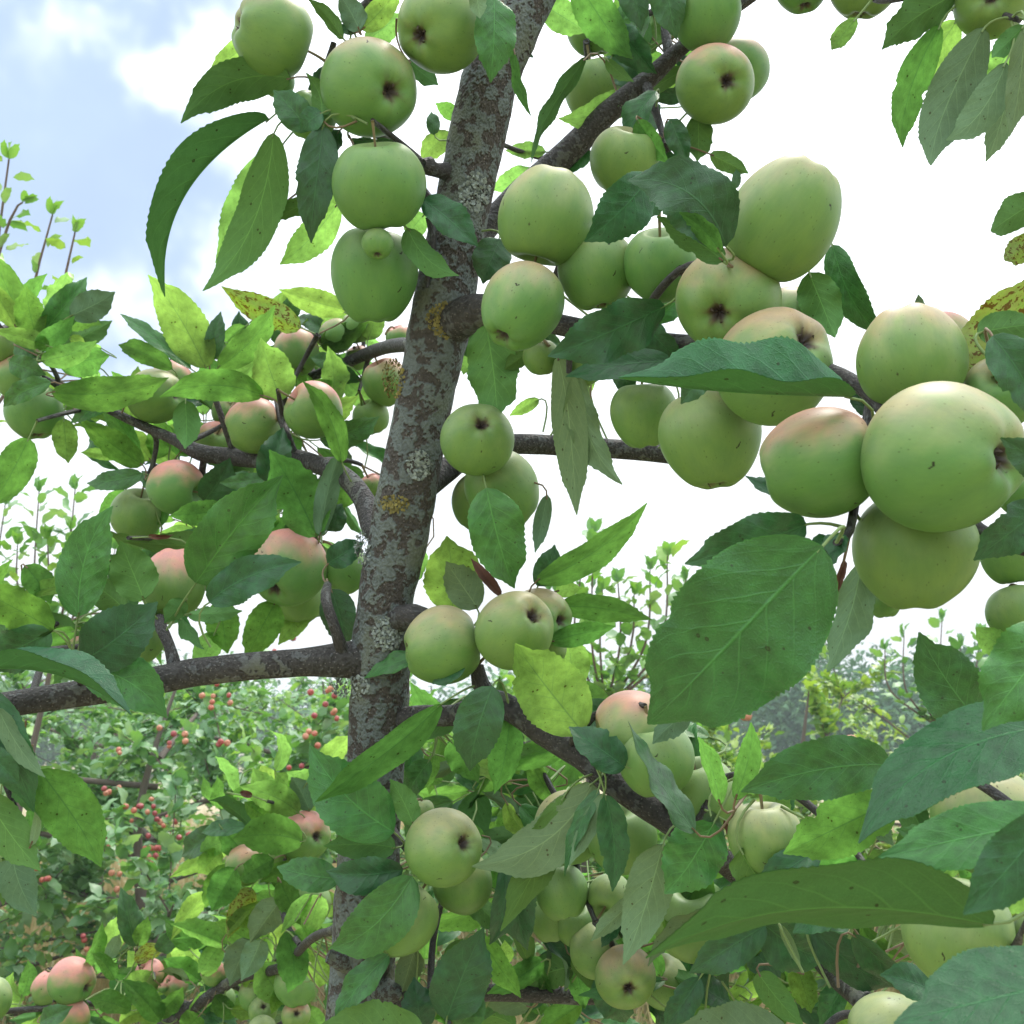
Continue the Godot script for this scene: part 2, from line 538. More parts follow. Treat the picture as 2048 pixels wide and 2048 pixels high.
func leaf_at(a: Vector3, b: Vector3, width: float, kind: String, roll: float, curl: float, fold: float, sway: float, bite: float, twist: float, lpx: float) -> void:
	var axis := (b - a).normalized()
	var length := a.distance_to(b)
	var look := (EYE - a).normalized()
	var nrm := (look - axis * look.dot(axis)).normalized().rotated(axis, deg_to_rad(roll + rng.randf_range(-7, 7)))
	var side := axis.cross(nrm)
	var basis := Basis(side, axis, nrm)
	var rows := clampi(int(lpx / 6.0) / 2 * 2, 12, 84)
	var wide := lpx > 60.0
	var seed_ := rng.randi()
	var r := RandomNumberGenerator.new()
	var wave := rng.randf_range(0.08, 0.24)
	var tw := twist * 2.0 * rng.randf_range(-1.0, 1.0)
	if lpx < 330.0:
		width *= rng.randf_range(0.80, 0.98)
		if fold < 0.5: fold *= rng.randf_range(0.8, 1.9)
	if lpx > 300.0: wave *= 0.5
	if bite == 0.0 and rng.randf() < 0.15: bite = rng.randf_range(0.1, 0.3)
	if lpx < 350.0: curl += rng.randf_range(-0.05, 0.07)
	var shade: Array = SHADES[kind]
	var jit := rng.randf_range(0.82, 1.18)
	var warm := rng.randf_range(-0.10, 0.12)
	var cols := []
	for c in shade:
		var q: Color = c * jit
		cols.append(Color(q.r * (1.0 + warm), q.g, q.b * (1.0 - warm)) )
	var parts := []
	r.seed = seed_
	if kind == "b":
		parts.append([blade(length, width, rows, wide, curl, fold + 0.5, sway, tw * 3.0, 0.3, bite, r, cols[0], 0.0, false), M["dry"]])
	elif shade.size() == 1:
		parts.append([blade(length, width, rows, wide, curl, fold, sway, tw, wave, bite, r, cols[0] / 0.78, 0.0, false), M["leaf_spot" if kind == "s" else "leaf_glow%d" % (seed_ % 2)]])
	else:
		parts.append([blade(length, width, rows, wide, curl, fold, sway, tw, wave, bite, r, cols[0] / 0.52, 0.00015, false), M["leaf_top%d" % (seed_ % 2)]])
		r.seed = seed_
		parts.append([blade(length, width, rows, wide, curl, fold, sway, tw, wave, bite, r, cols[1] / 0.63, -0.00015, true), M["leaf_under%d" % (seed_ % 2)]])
	# the stalk, bent towards the wood it grows from
	var near := nearest(a - tree_at)
	if leaf_count < 9000 and near[2] > 0.075:
		reach_out(a - tree_at - axis * 0.02, -axis, near)
		near = nearest(a - tree_at)
	var to: Vector3 = basis.inverse() * ((near[1] as Vector3) + tree_at - a)
	var reach := minf(to.length(), (0.03 + length * 0.15) if leaf_count < 9000 else 0.14)
	var e := to.normalized() * reach
	var q := PackedVector3Array()
	var qr := PackedFloat32Array()
	var ctrl := Vector3(0, -reach * 0.55, 0)
	for k in 6:
		var t := k / 5.0
		q.append(ctrl * 2.0 * t * (1.0 - t) + e * t * t + Vector3(0, 0.004 * (1.0 - t), 0))
		qr.append(lerpf(0.00075, 0.0011, t))
	parts.append([tube(q, qr, 5, 0.0, 0.1, Color(0.14, 0.22, 0.07) if rng.randf() < 0.75 else Color(0.16, 0.12, 0.07)), M["stalk"]])
	var mesh := bake(parts)
	if leaf_count < 320:
		var o := put("leaf", mesh, near[0], a - tree_at)
		o.basis = basis
		leaf_count += 1
	else:
		loose.append([mesh, Transform3D(basis, a - tree_at)])


# ---------- apples ----------
var sepal_mesh: ArrayMesh
func make_sepals() -> void:
	var st := SurfaceTool.new()
	st.begin(Mesh.PRIMITIVE_TRIANGLES)
	var dark := Color(0.035, 0.024, 0.018)
	for k in 5:
		var a := TAU * k / 5.0 + 0.2 * sin(k * 3.0)
		var d := Vector3(cos(a), 0, sin(a))
		var s := Vector3(-sin(a), 0, cos(a))
		var p0 := d * 0.10 - s * 0.05
		var p1 := d * 0.10 + s * 0.05
		var p2 := d * 0.16 + Vector3(0, 0.07, 0) - s * 0.035
		var p3 := d * 0.16 + Vector3(0, 0.07, 0) + s * 0.035
		var p4 := d * (0.10 + 0.05 * sin(k * 2.1)) + Vector3(0, 0.14 + 0.03 * cos(k * 1.7), 0)
		for tri in [[p0, p1, p2], [p1, p3, p2], [p2, p3, p4]]:
			for p in tri:
				st.set_color(dark.lerp(Color(0.09, 0.07, 0.055), clampf(p.y * 6.0, 0, 1)))
				st.add_vertex(p)
	var prev := []
	for ring in 3:
		var cur := []
		for k in 10:
			var a := TAU * k / 10.0
			var rr: float = [0.17, 0.10, 0.02][ring]
			cur.append(Vector3(cos(a) * rr, [0.0, 0.012, 0.0][ring], sin(a) * rr))
		if ring > 0:
			for k in 10:
				for p in [prev[k], cur[k], prev[(k + 1) % 10], cur[k], cur[(k + 1) % 10], prev[(k + 1) % 10]]:
					st.set_color(dark)
					st.add_vertex(p)
		prev = cur
	st.generate_normals()
	st.set_material(M["calyx"])
	sepal_mesh = st.commit()

var apple_n := 0
func ap(label: String, x: float, y: float, r: float, d: float, eye: Vector3, elong := 1.0, blush := 0.3, pale := 0.5, group := "", taper := 0.12) -> void:
	var R := r * d / FOCAL
	var at := P(x, y, d)
	apple_n += 1
	var axis := dirv(eye)
	var side := axis.cross(Vector3(0.3, 0.5, 0.81).normalized()).normalized()
	var B := Basis(side, axis, side.cross(axis))
	B = B.rotated(axis, rng.randf() * TAU)
	var fine := r > 40.0
	var nth := 40 if fine else 22
	var nph := 48 if fine else 26
	var pv := PackedVector3Array()
	var uv := PackedVector2Array()
	var cc := PackedColorArray()
	var so := rng.randf() * 50.0
	var ph0 := rng.randf() * TAU
	var lob := rng.randf_range(0.010, 0.030)
	var lean := rng.randf_range(0.02, 0.07)
	var tone := rng.randf_range(-0.035, 0.035)
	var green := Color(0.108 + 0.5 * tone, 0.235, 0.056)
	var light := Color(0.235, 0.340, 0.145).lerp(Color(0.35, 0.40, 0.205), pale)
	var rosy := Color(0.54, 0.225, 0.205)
	for j in nth + 1:
		var th := PI * j / nth
		# more rows near both hollows
		th -= 0.22 * sin(2.0 * th)
		var ct := cos(th)
		var sn := sin(th)
		var rho := 1.0 - 0.33 * exp(-pow(th / 0.33, 2.0)) - 0.42 * exp(-pow((PI - th) / 0.34, 2.0))
		var up5 := smoothstep(0.1, 0.9, ct)
		for i in nph + 1:
			var ph := TAU * (i % nph) / nph
			var q := rho * (1.0 + lob * up5 * cos(5.0 * ph + ph0) + 0.5 * lob * cos(2.0 * ph + ph0 * 2.0) * sn)
			var wide := 1.0 - taper * (ct * 0.5 + 0.25) - 0.04 * ct * ct
			var pnt := Vector3(q * sn * cos(ph) * wide, q * ct * elong * (1.0 + lean * sn * cos(ph + ph0 * 1.7)), q * sn * sin(ph) * wide)
			pv.append(pnt * R)
			uv.append(Vector2(float(i) / nph, float(j) / nth))
			var o := (B * Vector3(sn * cos(ph), ct, sn * sin(ph)))
			var ns := nz.get_noise_3d((o.x + so) * 120.0, o.y * 120.0, o.z * 120.0)
			var n2 := nz.get_noise_3d((o.x + so) * 420.0, o.y * 420.0, o.z * 420.0)
			var c := green.lerp(light, smoothstep(-0.45, 0.95, o.y + 0.5 * ns) * (0.45 + 0.55 * pale))  # own pigment paler on top, greens below deepened to paint in underside shade
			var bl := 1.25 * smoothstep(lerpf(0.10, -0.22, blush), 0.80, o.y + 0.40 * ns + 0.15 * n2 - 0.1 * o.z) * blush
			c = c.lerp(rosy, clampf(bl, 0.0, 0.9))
			var rus := exp(-pow(th / (0.25 + 0.08 * n2), 4.0)) * 1.15 + 0.35 * exp(-pow((PI - th) / 0.32, 2.0)) * (0.6 + n2)
			rus += 0.45 * exp(-pow(th / 0.42, 2.0)) * clampf(cos(5.0 * ph + ph0) + 2.0 * n2, 0.0, 1.0)
			c = c.lerp(Color(0.085, 0.055, 0.032), clampf(rus, 0.0, 0.92)).lerp(Color(0.022, 0.017, 0.014), clampf(1.5 * exp(-pow(th / 0.20, 4.0)), 0.0, 0.95))
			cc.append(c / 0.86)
	var o := thing("apple", label, "apple", at, group)
	o.basis = B
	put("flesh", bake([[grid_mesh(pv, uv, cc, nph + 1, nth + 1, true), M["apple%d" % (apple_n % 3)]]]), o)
	var cal := put("calyx", sepal_mesh, o, Vector3(0, 0.665 * elong * R, 0))
	cal.scale = Vector3.ONE * R * 1.3
	# the stalk, out of the other hollow and over to the wood
	var from := Vector3(0, -0.60 * elong * R, 0)
	var near := nearest(at - tree_at)
	var tail := at - tree_at - axis * (elong * R + 0.012)
	if nearest(tail)[2] > 0.045:
		reach_out(tail, -axis, nearest(tail))
		near = [limbs[limbs.size() - 1][0], tail]
	var to: Vector3 = B.inverse() * ((near[1] as Vector3) + tree_at - at)
	var out := Vector3(0, -elong * R * 1.0 - 0.006, 0)
	var gap := to - out
	var e := out + gap.normalized() * minf(gap.length(), 0.018)
	var q := PackedVector3Array()
	var qr := PackedFloat32Array()
	for k in 7:
		var t := k / 6.0
		q.append(from * (1 - t) * (1 - t) + out * 2.0 * t * (1 - t) + e * t * t)
		qr.append(lerpf(0.0011, 0.0016, t * t))
	put("stalk", bake([[tube(q, qr, 6, 0.0, 0.1, Color(0.16, 0.13, 0.06)), M["stalk"]]]), o)


# ---------- trees farther off ----------
var far_meshes := {}
func far_leaf(tint: Color, shape: int, m := "far_leaf") -> ArrayMesh:
	var key := "%s%d%s" % [tint, shape, m]
	if far_meshes.has(key): return far_meshes[key]
	var r := RandomNumberGenerator.new()
	r.seed = 100 + shape
	var a := blade(1.0, [0.52, 0.44, 0.60][shape % 3], 8, false, [0.10, 0.16, 0.05][shape % 3], 0.3, 0.05, 0.5, 0.2, 0.0, r, tint, 0.0, false)
	far_meshes[key] = bake([[a, M[m]]])
	return far_meshes[key]

func leaf_basis(dir: Vector3, r: RandomNumberGenerator) -> Basis:
	var y := dir.normalized()
	var up := (Vector3(r.randf_range(-0.6, 0.6), 1.0, r.randf_range(-0.6, 0.6))).normalized()
	var x := y.cross(up).normalized()
	return Basis(x, y, x.cross(y))

# A leafy tree. Its 'singles' nearest leaves are parts of their own, the rest one mass.
func leafy(called: String, label: String, foot: Vector3, height: float, spread: float, low: float, n: int, size: float, tints: Array, singles: int, sd: int, group := "", twiggy := true) -> Dictionary:
	var r := RandomNumberGenerator.new()
	r.seed = sd
	var t := thing(called, label, "tree", foot, group)
	var base_r := height * 0.013 + 0.012
	var tp := PackedVector3Array([Vector3(0, -0.1, 0), Vector3(r.randf_range(-0.05, 0.05), height * 0.3, r.randf_range(-0.05, 0.05)), Vector3(r.randf_range(-0.1, 0.1), height * 0.62, r.randf_range(-0.1, 0.1)), Vector3(r.randf_range(-0.1, 0.1), height * 0.93, 0)])
	var tr := PackedFloat32Array([base_r, base_r * 0.8, base_r * 0.5, base_r * 0.12])
	var sp := spline(tp, tr, height * 0.06)
	put("trunk", bake([[tube(sp[0], sp[1], 8, 0.1, 0.5, Color(0.12, 0.10, 0.085)), M["far_wood"]]]), t)
	var tips := []
	var nl := 11
	for k in nl:
		var f := lerpf(low, 0.85, (k + r.randf() * 0.6) / nl)
		var a := k * 2.4 + r.randf_range(-0.4, 0.4)
		var rr := spread * (1.0 - 0.45 * absf(f - 0.45)) * r.randf_range(0.75, 1.05)
		var s := Vector3(0, height * f * 0.9, 0)
		var e := Vector3(cos(a) * rr, height * (f + r.randf_range(0.0, 0.16)), sin(a) * rr)
		var m := s.lerp(e, 0.5) + Vector3(0, r.randf_range(-0.06, 0.04) * height, 0)
		var q := spline(PackedVector3Array([s, m, e]), PackedFloat32Array([base_r * 0.42, base_r * 0.26, base_r * 0.08]), height * 0.05)
		var all := [tube(q[0], q[1], 6, 0.08, 0.5, Color(0.12, 0.10, 0.085))]
		var line: PackedVector3Array = q[0]
		if twiggy:
			for w in 7:
				var b0: Vector3 = line[int(line.size() * r.randf_range(0.25, 0.98))]
				var b1 := b0 + Vector3(r.randf_range(-1, 1), r.randf_range(-0.5, 0.9), r.randf_range(-1, 1)).normalized() * spread * r.randf_range(0.2, 0.42)
				all.append(tube(PackedVector3Array([b0, b0.lerp(b1, 0.5) + Vector3(0, 0.03, 0), b1]), PackedFloat32Array([base_r * 0.1, base_r * 0.08, base_r * 0.04]), 5, 0.0, 0.5, Color(0.13, 0.10, 0.085)))
				tips.append([b0, b1])
		else:
			for w in 5: tips.append([line[int(line.size() * r.randf_range(0.2, 0.9))], e + Vector3(r.randf_range(-1, 1), r.randf_range(-1, 1), r.randf_range(-1, 1)) * spread * 0.3])
		put("limb", bake([[join(all), M["far_wood"]]]), t)
	var xf := []
	for k in n:
		var tw: Array = tips[r.randi() % tips.size()]
		var p: Vector3 = tw[0].lerp(tw[1], r.randf())
		var dir := ((tw[1] - tw[0]) as Vector3).normalized() * 0.5 + Vector3(r.randf_range(-1, 1), r.randf_range(-0.7, 0.8), r.randf_range(-1, 1))
		p += Vector3(r.randf_range(-1, 1), r.randf_range(-1, 1), r.randf_range(-1, 1)) * size * (0.5 if twiggy else 3.0)
		xf.append([Transform3D(leaf_basis(dir, r).scaled(Vector3.ONE * size * r.randf_range(0.65, 1.2)), p), r.randi() % tints.size(), r.randi() % 3])
	xf.sort_custom(func(a, b): return a[0].origin.distance_squared_to(EYE - foot) < b[0].origin.distance_squared_to(EYE - foot))
	for k in mini(singles, n):
		var o := put("leaf", far_leaf(tints[xf[k][1]], xf[k][2]), t)
		o.transform = xf[k][0]
	if n > singles:
		var mm := MultiMesh.new()
		mm.transform_format = MultiMesh.TRANSFORM_3D
		mm.use_colors = true
		mm.mesh = far_leaf(Color.WHITE, sd, "far_leaf" if twiggy else "distant_leaf")
		mm.instance_count = n - singles
		for k in range(singles, n):
			mm.set_instance_transform(k - singles, xf[k][0])
			mm.set_instance_color(k - singles, tints[xf[k][1]])
		var mi := MultiMeshInstance3D.new()
		mi.name = "foliage"
		mi.multimesh = mm
		mi.set_meta("kind", "stuff")
		t.add_child(mi, true)
	return {"node": t, "tips": tips, "foot": foot}

# An upright shoot with its leaves, through points given as Vector3(x, y, metres away).
func shoot(t: Node3D, foot: Vector3, through: Array, leaves: int, size: float, tints: Array, sd: int) -> void:
	var r := RandomNumberGenerator.new()
	r.seed = sd
	var pts := PackedVector3Array()
	var rad := PackedFloat32Array()
	for k in through.size():
		pts.append(P(through[k].x, through[k].y, through[k].z) - foot)
		rad.append(lerpf(0.006, 0.0022, float(k) / (through.size() - 1)))
	var sp := spline(pts, rad, 0.05)
	var o := put("shoot", bake([[tube(sp[0], sp[1], 6, 0.05, 0.5, Color(0.15, 0.115, 0.10)), M["far_wood"]]]), t)
	var line: PackedVector3Array = sp[0]
	for k in leaves:
		var f := (k + 0.5) / leaves
		var i := clampi(int(f * (line.size() - 1)), 0, line.size() - 2)
		var tan_ := (line[i + 1] - line[i]).normalized()
		var a := k * 2.4 + r.randf() * 0.8
		var outw := Vector3(cos(a), 0, sin(a))
		var p := line[i].lerp(line[i + 1], f * (line.size() - 1) - i) + outw * size * 0.22
		var lf := put("leaf", far_leaf(tints[r.randi() % tints.size()], r.randi() % 3), o)
		lf.transform = Transform3D(leaf_basis(outw + tan_ * r.randf_range(0.1, 1.1), r).scaled(Vector3.ONE * size * r.randf_range(0.6, 1.15)), p)
	for k in 3:
		var lf := put("leaf", far_leaf(tints[0], k), o)
		lf.transform = Transform3D(leaf_basis((line[line.size() - 1] - line[line.size() - 2]).normalized() + Vector3(cos(k * 2.1), 0.2, sin(k * 2.1)) * 0.5, r).scaled(Vector3.ONE * size * 0.7), line[line.size() - 1])


func _ready() -> void:
	rng.seed = 7
	nz.seed = 4
	nz.frequency = 0.01
	fwd = Vector3(0, sin(deg_to_rad(TILT)), -cos(deg_to_rad(TILT)))
	upw = Vector3(0, cos(deg_to_rad(TILT)), sin(deg_to_rad(TILT)))
	# camera
	var cam := Camera3D.new()
	cam.name = "camera"
	cam.fov = 50.0
	cam.near = 0.05
	cam.far = 400.0
	add_child(cam)
	cam.look_at_from_position(EYE, EYE + fwd, Vector3.UP)
	cam.current = true
	var att := CameraAttributesPhysical.new()
	att.frustum_focal_length = 37.53
	att.frustum_focus_distance = 0.80
	att.exposure_aperture = 25.0
	cam.attributes = att
	cam.fov = 50.0
	# sky and exposure
	var env := Environment.new()
	var sm := PanoramaSkyMaterial.new()
	sm.panorama = ImageTexture.create_from_image(sky_image())
	var sky := Sky.new()
	sky.sky_material = sm
	env.background_mode = Environment.BG_SKY
	env.sky = sky
	env.tonemap_mode = Environment.TONE_MAPPER_LINEAR
	env.tonemap_exposure = 1.42
	env.sdfgi_enabled = true
	env.ssao_enabled = true
	env.ssil_enabled = true
	env.fog_enabled = true
	env.fog_density = 0.003
	env.fog_light_color = Color(0.93, 1.0, 1.0)
	var we := WorldEnvironment.new()
	we.name = "world"
	we.environment = env
	add_child(we)
	# the veiled sun, high up behind the cloud to the left
	var sun := DirectionalLight3D.new()
	sun.name = "sun"
	sun.light_energy = 0.6
	sun.light_color = Color(1.0, 0.97, 0.92)
	sun.light_angular_distance = 14.0
	sun.shadow_enabled = true
	sun.rotation_degrees = Vector3(-66, 152, 0)
	add_child(sun)

	make_materials()
	make_sepals()
	build_ground()
	build_wood()
	build_apples()
	build_leaves()
	build_filler()
	build_far()


func build_wood() -> void:
	tree_at = Vector3(P(705, 2080, 1.0).x - 0.02, 0, P(705, 2080, 1.0).z + 0.12)
	tree = thing("apple_tree", "lichen-spotted apple tree with a leaning trunk filling the middle of the orchard view", "tree", tree_at)
	var S := [Vector4(715, 2080, 66, 1.0), Vector4(728, 1900, 63, 1.0), Vector4(738, 1700, 60, 1.0), Vector4(752, 1500, 58, 1.0), Vector4(763, 1320, 60, 1.0), Vector4(772, 1200, 57, 1.0), Vector4(803, 1040, 60, 1.0), Vector4(833, 880, 57, 1.0), Vector4(862, 740, 57, 1.0), Vector4(888, 600, 63, 1.0), Vector4(912, 470, 58, 1.0), Vector4(946, 318, 56, 1.0), Vector4(978, 170, 57, 1.0), Vector4(1025, 60, 54, 1.0), Vector4(1075, -40, 50, 1.0), Vector4(1110, -140, 46, 1.0)]
	limb("trunk", S, "bark", 44, 0.10, tree_at + Vector3(0, -0.15, 0))
	var V := func(a): return a
	limb("limb", [Vector4(748, 1322, 44, 1.0), Vector4(690, 1320, 36, 0.99), Vector4(600, 1325, 28, 0.98), Vector4(500, 1333, 28, 0.97), Vector4(400, 1343, 29, 0.97), Vector4(330, 1357, 29, 0.96), Vector4(200, 1380, 28, 0.95), Vector4(60, 1402, 26, 0.93), Vector4(-80, 1420, 25, 0.9), Vector4(-300, 1415, 21, 0.88), Vector4(-520, 1370, 15, 0.88), Vector4(-700, 1290, 8, 0.9)], "limb_bark", 20)
	limb("spur", [Vector4(352, 1345, 16, 0.97), Vector4(338, 1290, 11, 0.98), Vector4(322, 1255, 12, 0.99), Vector4(320, 1235, 10, 1.0)], "limb_bark", 10)
	limb("spur", [Vector4(690, 1320, 17, 0.99), Vector4(672, 1262, 11, 0.97), Vector4(652, 1200, 11, 0.98), Vector4(655, 1170, 8, 1.02)], "limb_bark", 10)
	limb("spur", [Vector4(180, 1385, 9, 0.95), Vector4(150, 1345, 8, 0.93), Vector4(142, 1322, 6, 0.92)], "limb_bark", 8)
	limb("limb", [Vector4(790, 1080, 26, 1.0), Vector4(748, 1060, 24, 1.03), Vector4(728, 1000, 22, 1.06), Vector4(692, 956, 20, 1.09), Vector4(650, 935, 19, 1.12), Vector4(590, 917, 18, 1.15), Vector4(520, 920, 17, 1.18), Vector4(455, 913, 18, 1.2), Vector4(400, 905, 17, 1.2), Vector4(350, 880, 12, 1.22), Vector4(270, 845, 9, 1.24), Vector4(200, 811, 8, 1.25), Vector4(135, 785, 6.5, 1.26), Vector4(90, 757, 6, 1.27), Vector4(30, 748, 5, 1.28), Vector4(-60, 720, 4, 1.3)], "limb_bark", 14)
	limb("twig", [Vector4(468, 905, 8, 1.2), Vector4(447, 845, 6.5, 1.19), Vector4(430, 795, 6, 1.19), Vector4(420, 755, 5, 1.2)], "limb_bark", 8)
	limb("twig", [Vector4(592, 918, 9, 1.15), Vector4(575, 872, 8, 1.14), Vector4(560, 835, 6, 1.16), Vector4(552, 800, 4, 1.18)], "limb_bark", 8)
	limb("twig", [Vector4(410, 908, 7, 1.2), Vector4(405, 960, 7, 1.22), Vector4(430, 1040, 6, 1.22), Vector4(455, 1090, 5, 1.2)], "limb_bark", 8)
	limb("twig", [Vector4(650, 935, 8, 1.12), Vector4(640, 1010, 7, 1.13), Vector4(632, 1080, 6, 1.13), Vector4(600, 1130, 5, 1.17)], "limb_bark", 8)
	limb("limb", [Vector4(880, 700, 16, 1.02), Vector4(800, 690, 15, 1.2), Vector4(740, 705, 13, 1.35), Vector4(670, 735, 11, 1.38), Vector4(600, 760, 8, 1.4), Vector4(540, 770, 5, 1.42)], "limb_bark", 10)
	# the upper right limb, behind the pale apples
	limb("limb", [Vector4(880, 690, 30, 1.0), Vector4(925, 560, 26, 1.04), Vector4(962, 471, 24, 1.07), Vector4(1030, 395, 26, 1.08), Vector4(1100, 337, 28, 1.08), Vector4(1160, 280, 27, 1.07), Vector4(1216, 225, 24, 1.06), Vector4(1300, 155, 20, 1.05), Vector4(1370, 90, 15, 1.04), Vector4(1480, 10, 12, 1.03), Vector4(1620, -80, 10, 1.0), Vector4(1800, -110, 8, 0.96)], "limb_bark", 16)
	limb("spur", [Vector4(1290, 165, 12, 1.05), Vector4(1305, 205, 9, 1.03), Vector4(1320, 250, 7, 1.02), Vector4(1330, 290, 5, 1.0)], "limb_bark", 8)
	limb("spur", [Vector4(1340, 115, 12, 1.05), Vector4(1330, 60, 9, 1.06), Vector4(1330, 0, 7, 1.08)], "limb_bark", 8)
	limb("twig", [Vector4(1760, -105, 9, 0.97), Vector4(1850, -40, 8, 0.92), Vector4(1950, 10, 7, 0.88), Vector4(2040, 40, 6, 0.85)], "limb_bark", 8)
	# the limb that carries the big apples on the right
	limb("limb", [Vector4(900, 650, 44, 0.99), Vector4(955, 622, 36, 0.96), Vector4(1030, 625, 24, 0.93), Vector4(1120, 650, 21, 0.91), Vector4(1290, 680, 20, 0.87), Vector4(1420, 690, 17, 0.82), Vector4(1560, 715, 16, 0.76), Vector4(1700, 760, 16, 0.69), Vector4(1790, 850, 15, 0.65), Vector4(1850, 960, 14, 0.63), Vector4(1960, 1060, 14, 0.62), Vector4(2040, 1095, 15, 0.60), Vector4(2140, 1120, 13, 0.58)], "limb_bark", 14)
	limb("spur", [Vector4(1740, 800, 10, 0.67), Vector4(1720, 930, 10, 0.64), Vector4(1700, 1060, 9, 0.6), Vector4(1672, 1085, 7, 0.57)], "limb_bark", 8)
	limb("spur", [Vector4(1290, 680, 11, 0.87), Vector4(1300, 610, 9, 0.84), Vector4(1360, 540, 8, 0.8), Vector4(1430, 520, 6, 0.76)], "limb_bark", 8)
	limb("spur", [Vector4(1120, 650, 11, 0.91), Vector4(1110, 600, 9, 0.93), Vector4(1120, 530, 8, 0.92), Vector4(1200, 440, 6, 0.86)], "limb_bark", 8)
	limb("spur", [Vector4(1150, 656, 9, 0.9), Vector4(1140, 700, 7, 0.91), Vector4(1138, 745, 6, 0.92)], "limb_bark", 8)
	# the level limb across the gap
	limb("limb", [Vector4(830, 980, 34, 1.0), Vector4(880, 950, 26, 1.03), Vector4(950, 900, 22, 1.06), Vector4(1030, 888, 21, 1.08), Vector4(1157, 893, 20, 1.09), Vector4(1310, 905, 19, 1.08), Vector4(1420, 925, 16, 1.06), Vector4(1490, 935, 10, 1.05)], "limb_bark", 14)
	limb("spur", [Vector4(920, 920, 9, 1.05), Vector4(935, 935, 8, 1.03), Vector4(965, 962, 5, 1.0)], "limb_bark", 8)
	# the lower right limb
	limb("limb", [Vector4(765, 1465, 34, 1.0), Vector4(800, 1440, 24, 0.99), Vector4(850, 1431, 21, 0.98), Vector4(910, 1430, 21, 0.97), Vector4(985, 1405, 27, 0.95), Vector4(1040, 1430, 25, 0.93), Vector4(1085, 1465, 25, 0.92), Vector4(1163, 1515, 24, 0.9), Vector4(1220, 1561, 27, 0.89), Vector4(1280, 1603, 27, 0.88), Vector4(1340, 1642, 28, 0.87), Vector4(1390, 1675, 27, 0.86), Vector4(1480, 1750, 24, 0.90), Vector4(1580, 1840, 23, 0.92), Vector4(1660, 1940, 22, 0.88), Vector4(1740, 2015, 23, 0.79), Vector4(1850, 2140, 22, 0.78)], "limb_bark", 16)
	limb("spur", [Vector4(985, 1410, 20, 0.95), Vector4(960, 1365, 18, 0.95), Vector4(955, 1330, 12, 0.95)], "limb_bark", 10)
	limb("stub", [Vector4(790, 1240, 30, 0.99), Vector4(830, 1232, 24, 0.96), Vector4(862, 1250, 18, 0.96), Vector4(930, 1340, 14, 0.96)], "limb_bark", 10)
	limb("spur", [Vector4(1350, 1648, 11, 0.87), Vector4(1398, 1640, 9, 0.85), Vector4(1415, 1600, 6, 0.85)], "limb_bark", 8)
	limb("spur", [Vector4(1190, 1540, 12, 0.9), Vector4(1185, 1580, 10, 0.93), Vector4(1150, 1720, 8, 1.02), Vector4(1170, 1830, 7, 1.08)], "limb_bark", 8)
	limb("spur", [Vector4(745, 1600, 16, 1.0), Vector4(790, 1668, 9, 0.97), Vector4(815, 1700, 8, 0.95), Vector4(850, 1760, 6, 0.94)], "limb_bark", 8)
	limb("limb", [Vector4(725, 2040, 22, 1.0), Vector4(800, 2000, 18, 1.05), Vector4(960, 1986, 16, 1.09), Vector4(1100, 1990, 16, 1.1), Vector4(1185, 1993, 16, 1.1), Vector4(1300, 1985, 12, 1.1), Vector4(1420, 1960, 8, 1.08)], "limb_bark", 12)
	limb("stub", [Vector4(720, 1935, 26, 1.0), Vector4(680, 1920, 20, 0.975), Vector4(655, 1912, 13, 0.97)], "bark", 14, 0.2)
	limb("stub", [Vector4(740, 1975, 30, 1.0), Vector4(785, 1985, 22, 0.99), Vector4(797, 1988, 14, 0.99)], "bark", 14, 0.2)
	limb("stub", [Vector4(915, 345, 20, 1.0), Vector4(872, 340, 16, 0.97), Vector4(855, 332, 20, 0.96), Vector4(845, 328, 10, 0.955)], "limb_bark", 12, 0.35)
	# limbs low down, going away to the left
	limb("limb", [Vector4(720, 1850, 12, 1.02), Vector4(662, 1862, 9, 1.12), Vector4(620, 1880, 9, 1.25), Vector4(560, 1935, 10, 1.4), Vector4(480, 1955, 11, 1.48), Vector4(430, 1985, 12, 1.52), Vector4(340, 2045, 13, 1.56), Vector4(240, 2110, 12, 1.6)], "limb_bark", 10)
	limb("twig", [Vector4(600, 1890, 6, 1.3), Vector4(570, 1840, 6, 1.36), Vector4(560, 1770, 5, 1.4), Vector4(575, 1700, 4, 1.42), Vector4(590, 1640, 3, 1.44)], "limb_bark", 8)
	limb("twig", [Vector4(390, 2012, 7, 1.54), Vector4(300, 2000, 7, 1.58), Vector4(200, 2006, 6, 1.6), Vector4(90, 2016, 6, 1.6), Vector4(-30, 2026, 6, 1.6)], "limb_bark", 8)
	limb("twig", [Vector4(300, 2000, 5, 1.58), Vector4(285, 1950, 4, 1.58), Vector4(270, 1890, 3, 1.58)], "limb_bark", 8)
	# near shoots on the right, from trees within arm's reach
	limb("twig", [Vector4(1850, 2140, 20, 0.78), Vector4(1960, 2000, 14, 0.68), Vector4(2030, 1900, 11, 0.6), Vector4(2090, 1760, 10, 0.52), Vector4(2130, 1560, 9, 0.48), Vector4(2140, 1300, 7, 0.47)], "limb_bark", 10)
	limb("twig", [Vector4(2110, 1660, 8, 0.5), Vector4(2000, 1640, 7, 0.76), Vector4(1900, 1590, 6, 0.79), Vector4(1790, 1560, 5, 0.8)], "limb_bark", 8)
	limb("twig", [Vector4(-60, 1417, 18, 0.9), Vector4(-30, 1480, 10, 0.9), Vector4(0, 1540, 7, 0.9), Vector4(40, 1640, 5, 0.9)], "limb_bark", 8)
